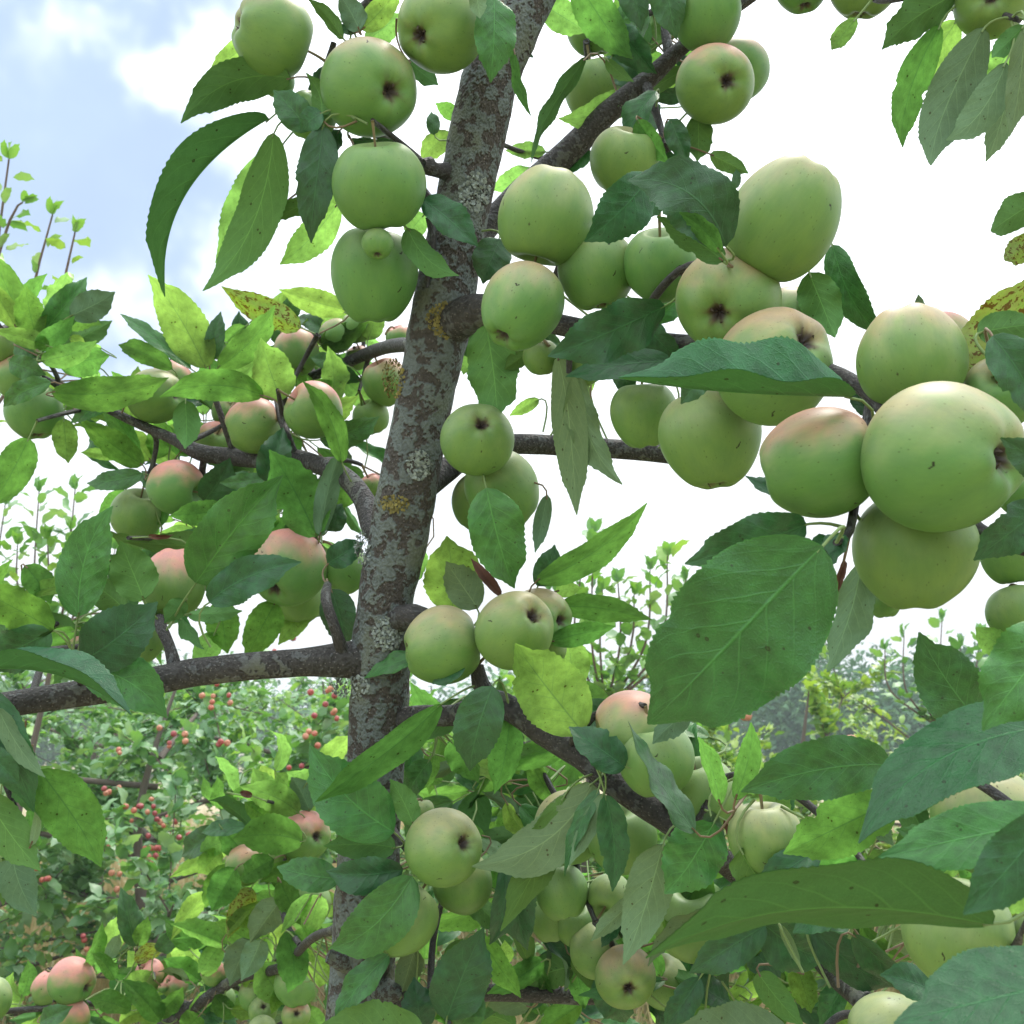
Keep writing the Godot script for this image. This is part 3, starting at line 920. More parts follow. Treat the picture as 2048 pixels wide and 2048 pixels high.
	limb("twig", [Vector4(2140, 1120, 13, 0.58), Vector4(2165, 900, 10, 0.62), Vector4(2155, 650, 8, 0.66), Vector4(2125, 450, 6, 0.72), Vector4(2110, 330, 4, 0.75)], "limb_bark", 8)
	limb("twig", [Vector4(2040, 1095, 10, 0.60), Vector4(2065, 1050, 8, 0.66), Vector4(2080, 1140, 6, 0.69), Vector4(2060, 1190, 4, 0.69)], "limb_bark", 8)
	# the spur of the apples left of the trunk
	limb("spur", [Vector4(925, 420, 14, 1.0), Vector4(860, 400, 10, 1.01), Vector4(790, 290, 8, 1.01), Vector4(700, 250, 8, 1.0), Vector4(640, 200, 7, 0.99), Vector4(668, 85, 6, 0.98)], "limb_bark", 8)
	limb("twig", [Vector4(1010, 60, 14, 1.0), Vector4(900, -20, 10, 0.98), Vector4(760, -10, 8, 0.96), Vector4(690, 50, 6, 0.96)], "limb_bark", 8)
	# crusts of lichen, and a strip of dry bark coming off
	for c in [[788, 1008, 30, 18, 0], [789, 757, 22, 40, 0], [727, 1098, 16, 34, 1], [775, 1268, 30, 34, 1], [700, 1372, 40, 24, 1], [948, 385, 30, 40, 1], [838, 930, 24, 30, 1], [895, 640, 40, 36, 0]]:
		lichen(c[0], c[1], c[2], c[3], c[4])
	var strip := []
	for q in [[-9, 435, 12], [-3, 470, 12], [-6, 510, 11], [-12, 550, 8], [-14, 575, 4]]:
		strip.append(Vector4(868 + q[0], q[1], q[2] * 0.8, 0.972))
	limb("peeling_bark", strip, "limb_bark", 6, 0.25)
	limbs.pop_back()

func lichen(x: float, y: float, w: float, h: float, grey: int) -> void:
	var r := RandomNumberGenerator.new()
	r.seed = int(x * 7 + y)
	var st := SurfaceTool.new()
	st.begin(Mesh.PRIMITIVE_TRIANGLES)
	var line: PackedVector3Array = limbs[0][1]
	var rad: PackedFloat32Array = limbs[0][2]
	var n := int(w * h / 4.0)
	for k in n:
		var a := r.randf() * TAU
		var f := sqrt(r.randf())
		var ray := (P(x + cos(a) * f * w, y + sin(a) * f * h, 1.0) - EYE).normalized()
		# where this line of sight meets the trunk
		var best := 1e9
		var bi := 0
		for i in line.size():
			var q := line[i] + tree_at - EYE
			var dd := (q - ray * q.dot(ray)).length() - rad[i]
			if dd < best:
				best = dd; bi = i
		var c := line[bi] + tree_at - EYE
		var along := c.dot(ray)
		var off := c - ray * along
		var rr := rad[bi] * 1.02
		var back := sqrt(maxf(rr * rr - off.length_squared(), 0.0))
		var p := EYE + ray * (along - back) - tree_at
		var axis := (line[mini(bi + 1, line.size() - 1)] - line[maxi(bi - 1, 0)]).normalized()
		var nn := p - line[bi]
		nn = (nn - axis * nn.dot(axis)).normalized()
		var s := axis.cross(nn)
		var tilt := Vector3(r.randf_range(-1, 1), r.randf_range(-1, 1), r.randf_range(-1, 1)) * 0.8
		var up := (nn + tilt).normalized()
		var u := up.cross(axis).normalized()
		var v := up.cross(u)
		var sz := r.randf_range(0.0008, 0.0022)
		var col: Color = [Color(0.20, 0.18, 0.055), Color(0.24, 0.29, 0.27)][grey] * r.randf_range(0.55, 1.15)
		var lift := r.randf_range(0.0, 0.0022)
		var o := p + nn * lift + s * 0.0
		var ring := []
		for i in 6: ring.append(o + (u * cos(TAU * i / 6.0) + v * sin(TAU * i / 6.0)) * sz * r.randf_range(0.6, 1.2))
		for i in 6:
			for q in [o + up * sz * 0.35, ring[i], ring[(i + 1) % 6]]:
				st.set_color(col)
				st.add_vertex(q)
	st.generate_normals()
	st.set_material(M["lichen"])
	put("lichen", st.commit(), limbs[0][0])


# Each call: stalk end x, y, tip x, y (pixels of the photograph), width in pixels, metres away, kind, then roll and bends.
func build_leaves() -> void:
	# ---- nearest leaves, lower right
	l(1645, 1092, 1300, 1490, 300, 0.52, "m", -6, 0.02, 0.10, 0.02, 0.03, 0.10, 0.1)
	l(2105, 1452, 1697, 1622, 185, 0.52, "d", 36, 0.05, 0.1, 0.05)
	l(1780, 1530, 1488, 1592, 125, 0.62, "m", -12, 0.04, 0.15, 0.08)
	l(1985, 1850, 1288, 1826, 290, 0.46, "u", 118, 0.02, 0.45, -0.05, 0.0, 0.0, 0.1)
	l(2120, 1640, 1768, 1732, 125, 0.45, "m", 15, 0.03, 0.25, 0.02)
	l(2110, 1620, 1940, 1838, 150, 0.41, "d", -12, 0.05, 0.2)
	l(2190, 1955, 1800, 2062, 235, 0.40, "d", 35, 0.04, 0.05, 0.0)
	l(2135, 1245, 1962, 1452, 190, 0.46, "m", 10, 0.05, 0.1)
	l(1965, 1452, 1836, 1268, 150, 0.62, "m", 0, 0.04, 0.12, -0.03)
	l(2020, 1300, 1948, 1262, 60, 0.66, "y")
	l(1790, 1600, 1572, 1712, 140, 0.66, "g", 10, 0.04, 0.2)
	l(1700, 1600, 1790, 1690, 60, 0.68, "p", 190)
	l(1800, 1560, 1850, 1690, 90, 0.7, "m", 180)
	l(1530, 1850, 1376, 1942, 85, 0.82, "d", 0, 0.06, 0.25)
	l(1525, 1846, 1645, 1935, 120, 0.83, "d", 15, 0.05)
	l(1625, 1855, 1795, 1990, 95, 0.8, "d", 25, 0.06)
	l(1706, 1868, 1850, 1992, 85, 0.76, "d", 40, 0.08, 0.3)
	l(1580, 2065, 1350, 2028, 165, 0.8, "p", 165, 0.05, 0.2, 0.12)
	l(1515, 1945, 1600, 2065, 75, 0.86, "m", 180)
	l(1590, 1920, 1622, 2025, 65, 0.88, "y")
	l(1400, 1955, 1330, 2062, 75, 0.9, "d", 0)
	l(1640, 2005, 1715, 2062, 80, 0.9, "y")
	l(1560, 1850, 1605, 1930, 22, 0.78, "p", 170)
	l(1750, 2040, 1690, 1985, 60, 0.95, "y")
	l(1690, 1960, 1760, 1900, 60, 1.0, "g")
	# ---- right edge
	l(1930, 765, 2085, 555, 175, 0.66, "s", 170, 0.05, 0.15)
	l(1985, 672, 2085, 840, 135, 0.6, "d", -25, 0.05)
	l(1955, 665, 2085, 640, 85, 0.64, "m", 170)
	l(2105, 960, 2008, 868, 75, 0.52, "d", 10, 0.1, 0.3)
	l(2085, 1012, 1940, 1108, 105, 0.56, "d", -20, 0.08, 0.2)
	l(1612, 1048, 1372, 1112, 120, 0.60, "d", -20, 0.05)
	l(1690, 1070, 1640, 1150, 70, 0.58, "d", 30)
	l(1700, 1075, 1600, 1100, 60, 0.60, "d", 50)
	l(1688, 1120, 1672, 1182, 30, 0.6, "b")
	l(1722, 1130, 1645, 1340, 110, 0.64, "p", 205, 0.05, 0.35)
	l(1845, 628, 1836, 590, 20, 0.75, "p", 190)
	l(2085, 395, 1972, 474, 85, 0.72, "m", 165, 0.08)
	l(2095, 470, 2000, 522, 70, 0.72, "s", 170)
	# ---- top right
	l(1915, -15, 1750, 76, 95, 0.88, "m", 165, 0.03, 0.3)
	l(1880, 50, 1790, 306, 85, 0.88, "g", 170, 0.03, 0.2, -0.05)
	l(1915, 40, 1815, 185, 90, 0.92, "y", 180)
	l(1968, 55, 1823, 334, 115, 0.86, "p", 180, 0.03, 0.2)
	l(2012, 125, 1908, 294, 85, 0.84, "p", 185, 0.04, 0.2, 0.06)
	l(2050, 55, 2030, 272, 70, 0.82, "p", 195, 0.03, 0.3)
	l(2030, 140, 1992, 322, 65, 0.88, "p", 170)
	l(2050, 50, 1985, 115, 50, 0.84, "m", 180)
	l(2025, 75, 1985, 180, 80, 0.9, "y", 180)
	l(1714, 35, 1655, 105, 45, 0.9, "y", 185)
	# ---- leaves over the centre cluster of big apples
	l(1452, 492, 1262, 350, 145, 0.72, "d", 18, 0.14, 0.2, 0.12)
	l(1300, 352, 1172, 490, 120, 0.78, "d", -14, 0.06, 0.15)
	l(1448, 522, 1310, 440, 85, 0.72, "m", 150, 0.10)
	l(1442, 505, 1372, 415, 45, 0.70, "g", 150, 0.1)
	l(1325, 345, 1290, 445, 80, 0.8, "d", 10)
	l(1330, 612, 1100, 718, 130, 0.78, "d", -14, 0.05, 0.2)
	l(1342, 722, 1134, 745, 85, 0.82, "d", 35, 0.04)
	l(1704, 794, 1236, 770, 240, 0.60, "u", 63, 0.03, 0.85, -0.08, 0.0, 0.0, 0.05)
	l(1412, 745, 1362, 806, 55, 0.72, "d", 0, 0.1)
	l(1665, 490, 1740, 690, 85, 0.82, "m", 30, 0.04, 0.3)
	l(1618, 545, 1676, 672, 100, 0.80, "m", 175, 0.06)
	l(1000, 478, 962, 565, 85, 0.98, "d", 10)
	l(1290, 640, 1360, 720, 70, 0.84, "d", 30)
	l(1600, 1005, 1488, 962, 60, 0.66, "d", 40)
	l(1560, 540, 1640, 500, 50, 0.86, "m", 170)
	# ---- top middle and upper right limb
	l(1150, -45, 1256, 124, 105, 0.98, "g", 172, 0.05)
	l(1085, 10, 1175, 62, 80, 1.05, "y")
	l(1250, -60, 1292, 55, 70, 1.0, "d")
	l(1330, -70, 1345, 72, 85, 0.98, "d", 10)
	l(1238, 55, 1312, 145, 95, 1.0, "d", 20)
	l(1312, 182, 1248, 288, 75, 1.0, "d", 35)
	l(1274, 240, 1332, 332, 60, 0.98, "g", 20)
	l(1340, 238, 1376, 325, 60, 0.99, "d")
	l(1396, 228, 1400, 322, 66, 1.0, "m", 180)
	l(1420, 308, 1498, 340, 50, 1.0, "m", 170)
	l(1470, 378, 1476, 338, 20, 1.0, "p")
	l(1212, 118, 1262, 168, 30, 1.0, "m", 150)
	l(1172, 114, 1036, 310, 52, 1.02, "m", 135, 0.02, 0.2, 0.05)
	l(1300, 90, 1240, 40, 70, 1.1, "m", 170)
	l(1280, 180, 1190, 110, 60, 1.1, "d", 20)
	l(1360, 110, 1400, 190, 50, 1.08, "d", 30)
	l(1300, 300, 1380, 345, 55, 1.02, "d", 20)
	l(1260, 290, 1190, 260, 50, 1.12, "g", 170)
	l(1092, 304, 1012, 300, 45, 1.2, "y", 30)
	l(1070, 342, 985, 382, 55, 1.2, "y", 10)
	l(1052, 398, 975, 432, 50, 1.22, "y", 20)
	# ---- cluster left of the trunk, top
	l(582, 156, 362, 226, 105, 0.95, "m", 158, 0.10, 0.15, -0.08)
	l(505, 78, 425, 145, 65, 0.98, "y", 180)
	l(538, 238, 262, 534, 145, 0.965, "u", 100, 0.04, 0.7, -0.12)
	l(547, 266, 431, 596, 100, 0.96, "m", 205, 0.03, 0.35, 0.05)
	l(560, 298, 445, 532, 100, 1.0, "y", 180, 0.03, 0.15)
	l(645, 252, 592, 470, 105, 0.92, "d", 18, 0.04, 0.15, -0.05)
	l(560, 412, 466, 480, 45, 1.02, "m", 160)
	l(676, 408, 567, 535, 90, 1.0, "y", 190, 0.05, 0.2)
	l(662, 390, 540, 432, 50, 0.99, "m", 150)
	l(620, 262, 552, 180, 80, 0.94, "d", 0, 0.1)
	l(642, 234, 622, 146, 70, 0.92, "m", 150, 0.12, 0.4)
	l(645, 225, 600, 255, 60, 0.92, "d", 30)
	l(686, 78, 628, -5, 36, 0.94, "m", 150)
	l(720, 62, 682, -15, 65, 0.94, "p", 175)
	l(724, 60, 805, -22, 60, 0.94, "y", 175)
	l(732, 82, 802, 28, 62, 0.98, "y", 170)
	l(715, 58, 678, 58, 24, 0.95, "p", 0)
	l(988, -5, 982, 156, 98, 0.90, "m", -18, 0.06, 0.3)
	l(950, -25, 962, 36, 45, 0.88, "p", 170)
	l(1028, 100, 1046, 234, 50, 0.92, "g", 120, 0.02, 0.3)
	l(815, 120, 875, 172, 48, 0.99, "m", 165)
	l(680, 260, 640, 320, 60, 0.99, "d", 20)
	l(700, 280, 790, 290, 50, 1.0, "d", 60)
	l(915, 234, 872, 208, 36, 1.15, "g", 170)
	l(868, 270, 864, 224, 36, 1.15, "p", 0)
	l(905, 266, 838, 316, 65, 1.2, "y", 20)
	l(846, 400, 953, 494, 90, 0.93, "d", -30, 0.08, 0.25)
	l(815, 456, 905, 562, 65, 0.93, "m", 160, 0.08, 0.2, -0.08)
	l(850, 428, 812, 474, 55, 1.05, "y", 170)
	l(640, 330, 690, 420, 60, 1.06, "y", 175)
	# ---- between trunk and middle
	l(972, 648, 1004, 846, 125, 0.95, "m", 192, 0.03, 0.35)
	l(946, 698, 924, 748, 40, 1.1, "y", 170)
	l(1116, 712, 1123, 1030, 88, 0.92, "p", 198, 0.02, 0.3, 0.04)
	l(1095, 990, 1076, 1105, 45, 0.98, "p", 170)
	l(1155, 748, 1215, 976, 92, 0.92, "p", 162, 0.03, 0.25, -0.03)
	l(1078, 798, 1020, 832, 34, 1.1, "y")
	l(972, 976, 1012, 1182, 130, 0.93, "m", -14, 0.03, 0.18)
	l(1072, 1162, 1290, 1007, 82, 0.95, "g", 160, 0.05, 0.3, -0.05)
	l(1075, 1172, 1118, 1095, 65, 0.99, "p", 0)
	l(905, 1225, 902, 1072, 130, 1.0, "y", 175, 0.04, 0.12)
	l(956, 1217, 892, 1124, 95, 0.97, "p", 175)
	l(1002, 1192, 942, 1118, 34, 0.95, "b")
	l(1118, 1214, 1298, 1242, 72, 0.97, "g", 160, 0.07, 0.2, 0.08)
	l(1100, 1284, 1230, 1258, 50, 0.95, "g", 165, 0.06, 0.2, 0.05)
	l(1110, 1182, 1162, 1174, 36, 1.0, "y")
	l(1150, 1375, 1128, 1265, 95, 1.0, "y", 175)
	l(870, 960, 845, 1030, 45, 1.0, "d", 40)
	l(880, 790, 905, 745, 36, 1.15, "g", 170)
	l(920, 640, 940, 720, 60, 1.04, "m", 170)
	# ---- lower centre cluster
	l(1165, 1464, 1022, 1296, 175, 0.86, "y", 178, 0.04, 0.12, 0.0, 0.0, 0.25)
	l(985, 1372, 928, 1540, 112, 0.90, "d", 5, 0.03, 0.15)
	l(1020, 1438, 1004, 1588, 95, 0.93, "g", 178)
	l(1186, 1566, 962, 1740, 150, 0.86, "p", 192, 0.05, 0.3, 0.10)
	l(1128, 1592, 988, 1845, 85, 0.87, "m", 165, 0.03, 0.3, 0.06)
	l(1250, 1535, 1138, 1462, 90, 0.82, "d", 15, 0.12, 0.3, 0.0, 0.0, 0.3)
	l(1198, 1580, 1118, 1748, 56, 0.84, "d", 40, 0.03, 0.3)
	l(1208, 1588, 1130, 1724, 50, 0.83, "p", 200, 0.04, 0.4)
	l(1210, 1590, 1232, 1780, 84, 0.83, "d", -15, 0.04, 0.25, -0.04)
	l(1030, 1695, 1030, 1905, 95, 0.98, "d", 0)
	l(1012, 1735, 998, 1892, 66, 0.96, "d", -20)
	l(1326, 1688, 1268, 1922, 110, 0.82, "p", 182, 0.03, 0.2)
	l(1268, 1796, 1176, 1868, 48, 0.84, "p", 160, 0.1, 0.4, 0.1)
	l(1428, 1645, 1345, 1795, 150, 0.80, "m", -10, 0.04, 0.12)
	l(1418, 1622, 1452, 1708, 45, 0.80, "p", 170, 0.1, 0.5)
	l(1448, 1640, 1505, 1672, 48, 0.82, "b", 30)
	l(1470, 1702, 1535, 1690, 56, 0.82, "d", 20)
	l(1330, 1960, 1158, 1962, 48, 1.0, "m", 35, 0.05, 0.3, -0.1)
	l(1440, 1828, 1288, 1912, 56, 0.88, "p", 130, 0.05)
	l(1190, 1955, 1262, 2044, 88, 1.06, "d", 0)
	l(1015, 1928, 1010, 1882, 38, 1.12, "y")
	l(1118, 1940, 1108, 1868, 60, 1.1, "d", 0)
	l(1060, 1932, 1118, 1950, 42, 1.1, "g")
	l(1088, 1920, 985, 1994, 66, 1.08, "g", 175)
	l(1390, 1665, 1245, 1455, 110, 0.78, "p", 60, 0.02, 0.2)
	l(1440, 1610, 1400, 1470, 55, 0.74, "g", 150, 0.05, 0.5)
	l(1470, 1600, 1520, 1450, 60, 0.72, "g", 160, 0.06, 0.5)
	l(1380, 1420, 1300, 1480, 60, 0.8, "p", 175)
	l(930, 1330, 868, 1372, 50, 0.92, "d", 20)
	l(870, 1300, 725, 1352, 50, 0.97, "m", 30, 0.05)
	l(880, 1330, 960, 1310, 60, 0.93, "d", 15)
	l(1240, 1850, 1200, 1890, 40, 0.98, "d", 45)
	# ---- round the lower trunk
	l(788, 1664, 608, 1506, 140, 0.93, "m", 0, 0.05, 0.2, -0.04)
	l(882, 1408, 620, 1584, 92, 0.90, "g", -25, 0.05, 0.2, -0.06)
	l(828, 1652, 788, 1556, 55, 0.93, "m", 175)
	l(792, 1696, 652, 1702, 85, 0.94, "m", 160, 0.05, 0.25, -0.05)
	l(806, 1738, 655, 1756, 90, 0.93, "d", -10, 0.05)
	l(680, 1756, 554, 1726, 75, 0.97, "m", 5, 0.08, 0.25, -0.06)
	l(824, 1752, 672, 1912, 130, 0.91, "m", 0, 0.05, 0.2, -0.06)
	l(778, 1910, 664, 2036, 78, 0.92, "m", 20, 0.05)
	l(850, 2075, 638, 2052, 125, 0.9, "m", 165, 0.06)
	l(842, 2055, 828, 1958, 88, 0.95, "d", 0)
	l(892, 2040, 956, 1860, 140, 0.93, "d", 8, 0.05, 0.15)
	l(915, 2060, 970, 1985, 80, 0.95, "m", 10)
	l(830, 1898, 800, 1995, 66, 0.99, "p", 175)
	l(960, 1870, 1050, 1990, 70, 1.02, "g", 30)
	l(940, 1790, 1010, 1860, 60, 1.02, "m", 160)
	# ---- left lower limb
	l(-20, 1382, 88, 1614, 105, 0.88, "d", 10, 0.05, 0.2)
	l(-5, 1415, 76, 1562, 55, 0.86, "p", 160)
	l(78, 1540, 217, 1720, 115, 0.90, "g", 178, 0.03, 0.12)
	l(-5, 1475, 86, 1642, 75, 0.9, "m", 178)
	l(-35, 1585, 70, 1748, 100, 0.88, "m", 178, 0.03, 0.2)
	l(62, 1692, 82, 1622, 20, 0.88, "p", 170)
	l(-30, 1498, 42, 1562, 80, 0.86, "d", 10)
	l(-45, 1340, 264, 1416, 150, 0.86, "u", -74, 0.03, 0.75)
	l(160, 1328, 338, 1414, 125, 0.92, "m", 5, 0.06, 0.2, -0.06)
	l(165, 1322, 314, 1204, 140, 0.92, "d", 0, 0.05, 0.2, 0.04)
	l(102, 1262, -45, 1332, 120, 0.9, "d", -10, 0.04)
	l(108, 1260, -45, 1180, 100, 0.9, "g", -15, 0.06, 0.15, 0.04)
	l(152, 1260, 78, 1292, 40, 0.93, "g", 170)
	l(156, 1234, 200, 1008, 120, 0.92, "m", 0, 0.03, 0.12, -0.05)
	l(288, 1200, 238, 1085, 98, 0.98, "m", 172, 0.04)
	l(392, 1166, 562, 950, 150, 0.96, "m", 10, 0.05, 0.45, -0.04)
	l(418, 1204, 602, 1124, 110, 0.95, "d", -18, 0.05, 0.25, -0.06)
	l(455, 1020, 340, 1036, 60, 1.14, "g", 170)
	l(296, 1074, 344, 1072, 16, 1.1, "b")
	l(482, 1092, 262, 1078, 72, 1.15, "m", 160, 0.03, 0.2, 0.05)
	l(634, 1074, 552, 898, 115, 1.08, "g", 178, 0.04, 0.2)
	l(640, 1072, 668, 888, 60, 1.08, "p", 190, 0.03, 0.4)
	l(655, 1062, 682, 1008, 66, 1.1, "d", 0)
	l(530, 962, 572, 858, 75, 1.12, "d", 0)
	l(408, 1002, 462, 918, 80, 1.18, "d", 10)
	l(532, 956, 443, 976, 40, 1.15, "m", 10)
	l(552, 1203, 488, 1312, 85, 1.1, "g", 178)
	l(440, 1200, 455, 1305, 80, 1.2, "g", 175)
	l(430, 1265, 395, 1345, 66, 1.2, "y", 175)
	l(374, 1228, 482, 1224, 45, 0.98, "m", 145, 0.04)
	l(370, 1200, 330, 1245, 45, 0.97, "m", 165)
	l(662, 1178, 704, 1295, 90, 1.06, "d", 10)
	l(655, 1128, 725, 1084, 66, 1.04, "d", 0)
	l(620, 1200, 560, 1290, 66, 1.16, "y", 175)
	l(500, 1080, 590, 1040, 80, 1.25, "g", 170)
	l(430, 1150, 520, 1180, 90, 1.28, "y", 170)
	l(560, 1020, 480, 1060, 70, 1.25, "y", 175)
	l(640, 1000, 720, 960, 90, 1.2, "g", 170)
	# ---- left upper limb
	l(412, 736, 321, 542, 98, 1.18, "y", 178, 0.04, 0.15)
	l(435, 736, 550, 610, 76, 1.16, "g", 160, 0.05, 0.2, -0.05)
	l(420, 722, 438, 622, 40, 1.2, "p", 0)
	l(602, 656, 447, 594, 84, 1.3, "s", 175, 0.05)
	l(692, 620, 557, 586, 68, 1.3, "y", 175, 0.06)
	l(382, 738, 228, 630, 46, 1.2, "m", 30, 0.02, 0.3)
	l(345, 738, 228, 684, 52, 1.24, "g", 20)
	l(103, 784, 348, 748, 88, 1.18, "g", 170, 0.05, 0.2, -0.06)
	l(527, 791, 331, 778, 68, 1.14, "g", 165, 0.06, 0.2, -0.08)
	l(562, 802, 514, 682, 98, 1.14, "y", 178)
	l(684, 926, 620, 755, 60, 1.06, "g", 15, 0.03, 0.2, 0.05)
	l(238, 803, 136, 847, 42, 1.22, "m", 30, 0.05)
	l(370, 800, 380, 897, 60, 1.15, "m", 178)
	l(286, 930, 158, 850, 70, 1.24, "g", 170, 0.05)
	l(160, 838, 208, 866, 30, 1.25, "m")
	l(127, 836, 138, 926, 56, 1.24, "y", 175)
	l(286, 948, 168, 965, 52, 1.22, "m", 15, 0.06, 0.2, -0.05)
	l(242, 916, 158, 900, 30, 1.28, "y")
	l(58, 876, -12, 1022, 90, 1.15, "g", 178)
	l(102, 764, -5, 802, 50, 1.2, "m", 20)
	l(72, 672, 44, 578, 66, 1.2, "g", 170)
	l(48, 655, -20, 506, 85, 1.22, "g", 175)
	l(32, 655, -20, 560, 55, 1.2, "y", 175)
	l(82, 668, 172, 556, 80, 1.22, "m", 10)
	l(140, 632, 232, 592, 76, 1.2, "p", 178)
	l(72, 694, 152, 638, 54, 1.18, "g", 15)
	l(98, 692, -5, 660, 50, 1.17, "y", 170)
	l(82, 722, 195, 700, 62, 1.18, "y", 20)
	l(118, 732, 220, 708, 66, 1.2, "g", 175)
	l(30, 690, 92, 718, 60, 1.22, "m")
	l(18, 722, 92, 748, 50, 1.21, "m")
	l(302, 922, 258, 856, 66, 1.3, "y", 175)
	l(312, 918, 328, 836, 62, 1.3, "g", 175)
	l(345, 930, 290, 866, 60, 1.34, "y", 175)
	l(360, 905, 420, 850, 60, 1.3, "g", 170)
	l(265, 800, 225, 745, 50, 1.3, "g", 170)
	l(480, 760, 540, 700, 60, 1.3, "y", 170)
	l(600, 790, 690, 770, 60, 1.3, "y", 175)
	l(610, 850, 720, 800, 70, 1.25, "y", 170)
	l(640, 880, 760, 850, 70, 1.25, "m", 10)
	l(690, 760, 760, 820, 60, 1.36, "y", 170)
	l(640, 710, 720, 770, 55, 1.36, "p", 20)
	l(640, 690, 740, 650, 55, 1.36, "g", 170)
	l(700, 670, 640, 620, 50, 1.38, "y", 170)
	l(735, 680, 760, 610, 55, 1.36, "y", 175)
	l(500, 780, 460, 720, 56, 1.35, "y", 175)
	l(455, 800, 400, 700, 66, 1.36, "g", 175)
	l(560, 640, 600, 590, 45, 1.4, "m", 10)
	l(690, 730, 620, 720, 45, 1.34, "m", 20)
	l(760, 560, 800, 620, 60, 1.4, "y", 175)
	# ---- far low limb on the left, bright leaves
	l(598, 1626, 482, 1584, 66, 1.40, "y", 170, 0.05, 0.2, -0.1)
	l(505, 1592, 480, 1583, 22, 1.39, "b")
	l(592, 1602, 558, 1542, 58, 1.44, "y")
	l(620, 1622, 588, 1550, 54, 1.42, "p", 175)
	l(652, 1605, 580, 1538, 88, 1.44, "y", 175)
	l(660, 1642, 682, 1598, 66, 1.42, "y")
	l(492, 1655, 398, 1662, 38, 1.44, "p", 20)
	l(606, 1684, 466, 1694, 98, 1.36, "g", 165, 0.06, 0.2, -0.1)
	l(542, 1642, 488, 1604, 44, 1.42, "g")
	l(452, 1680, 398, 1702, 46, 1.48, "y")
	l(442, 1700, 398, 1748, 56, 1.48, "y")
	l(472, 1735, 423, 1820, 76, 1.40, "g", 10)
	l(502, 1775, 458, 1872, 66, 1.42, "s", 175)
	l(548, 1718, 476, 1764, 58, 1.38, "g", 15)
	l(592, 1738, 518, 1758, 54, 1.38, "g", 170)
	l(562, 1800, 498, 1884, 78, 1.38, "p", 175)
	l(502, 1880, 458, 1962, 92, 1.4, "p", 170)
	l(522, 1880, 490, 1962, 66, 1.38, "p", 180)
	l(622, 1788, 568, 1862, 42, 1.34, "y", 160)
	l(642, 1790, 612, 1874, 58, 1.34, "y", 175)
	l(570, 1862, 590, 1988, 72, 1.32, "g", 10, 0.05, 0.2, -0.08)
	l(442, 1885, 400, 1948, 48, 1.46, "y")
	l(520, 1930, 572, 2014, 80, 1.42, "y", 175)
	l(622, 1962, 660, 1926, 58, 1.36, "y")
	l(455, 1700, 338, 1754, 46, 1.5, "y", 170)
	l(442, 1658, 360, 1718, 66, 1.5, "p", 10)
	l(452, 1728, 420, 1818, 66, 1.46, "g", 10)
	l(640, 1870, 560, 1900, 60, 1.34, "g", 170)
	l(270, 1893, 238, 1776, 58, 1.56, "p", 15)
	l(205, 1912, 252, 1828, 60, 1.58, "y", 175)
	l(275, 1892, 298, 1836, 42, 1.55, "g")
	l(214, 1922, 238, 1868, 32, 1.56, "p", 170)
	l(314, 1902, 368, 1852, 50, 1.55, "p", 10)
	l(416, 1786, 342, 1864, 52, 1.5, "y", 170)
	l(302, 1922, 288, 1886, 66, 1.58, "s")
	l(402, 1962, 328, 1918, 56, 1.55, "g", 170)
	l(405, 1952, 452, 1888, 40, 1.5, "y")
	l(322, 2042, 248, 1958, 66, 1.52, "g", 10)
	l(314, 2032, 372, 1978, 60, 1.53, "g", 20)
	l(262, 2022, 178, 1994, 56, 1.52, "g", 15)
	l(80, 2045, 142, 2018, 56, 1.5, "p", 0)
	l(254, 1968, 302, 1944, 40, 1.54, "y")
	l(430, 1990, 470, 2040, 46, 1.5, "g", 20)
	l(120, 2030, 60, 2060, 50, 1.55, "y")
	l(400, 2030, 360, 2070, 60, 1.5, "g", 170)
	# ---- smaller leaves tucked between the fruit
	l(1560, 1960, 1450, 1850, 80, 0.92, "d", 20)
	l(1490, 1870, 1560, 1990, 80, 0.94, "m", 175)
	l(1700, 1850, 1600, 1790, 90, 0.78, "d", 30)
	l(1850, 1780, 1730, 1790, 80, 0.72, "d", 40)
	l(1880, 1990, 1760, 1940, 100, 0.7, "d", 30)
	l(2010, 1960, 1900, 2040, 120, 0.56, "d", 30)
	l(1900, 1720, 1800, 1650, 80, 0.68, "m", 20)
	l(2060, 1760, 1960, 1720, 90, 0.56, "d", 20)
	l(1460, 2010, 1380, 1960, 80, 0.94, "d", 30)
	l(1700, 1960, 1640, 2060, 70, 0.88, "m", 20)
	l(930, 1400, 860, 1480, 70, 1.03, "m", 170)
	l(900, 1480, 960, 1560, 66, 1.05, "g", 170)
	l(860, 1520, 800, 1600, 60, 1.05, "m", 10)
	l(1060, 1520, 1110, 1620, 60, 1.04, "g", 172)
	l(1050, 1780, 1090, 1700, 50, 1.04, "d", 20)
	l(1180, 1930, 1080, 1900, 60, 1.1, "d", 20)
	l(560, 1620, 500, 1540, 60, 1.43, "y", 175)
	l(640, 1560, 690, 1620, 60, 1.42, "g", 170)
	l(560, 1760, 600, 1850, 60, 1.37, "g", 170)
	l(380, 1900, 330, 1840, 46, 1.54, "g", 20)
	l(230, 1960, 190, 1900, 44, 1.55, "g", 20)
	l(180, 2020, 110, 2000, 44, 1.57, "m", 20)
	l(1640, 1700, 1500, 1790, 95, 0.75, "d", 20)
	l(1480, 1700, 1560, 1812, 95, 0.76, "m", 170)
	l(1700, 1790, 1590, 1870, 85, 0.74, "d", 25)
	l(340, 1000, 280, 940, 60, 1.25, "m", 20)
	l(250, 980, 200, 1040, 50, 1.3, "g", 170)
	l(520, 1000, 460, 940, 70, 1.22, "m", 20)
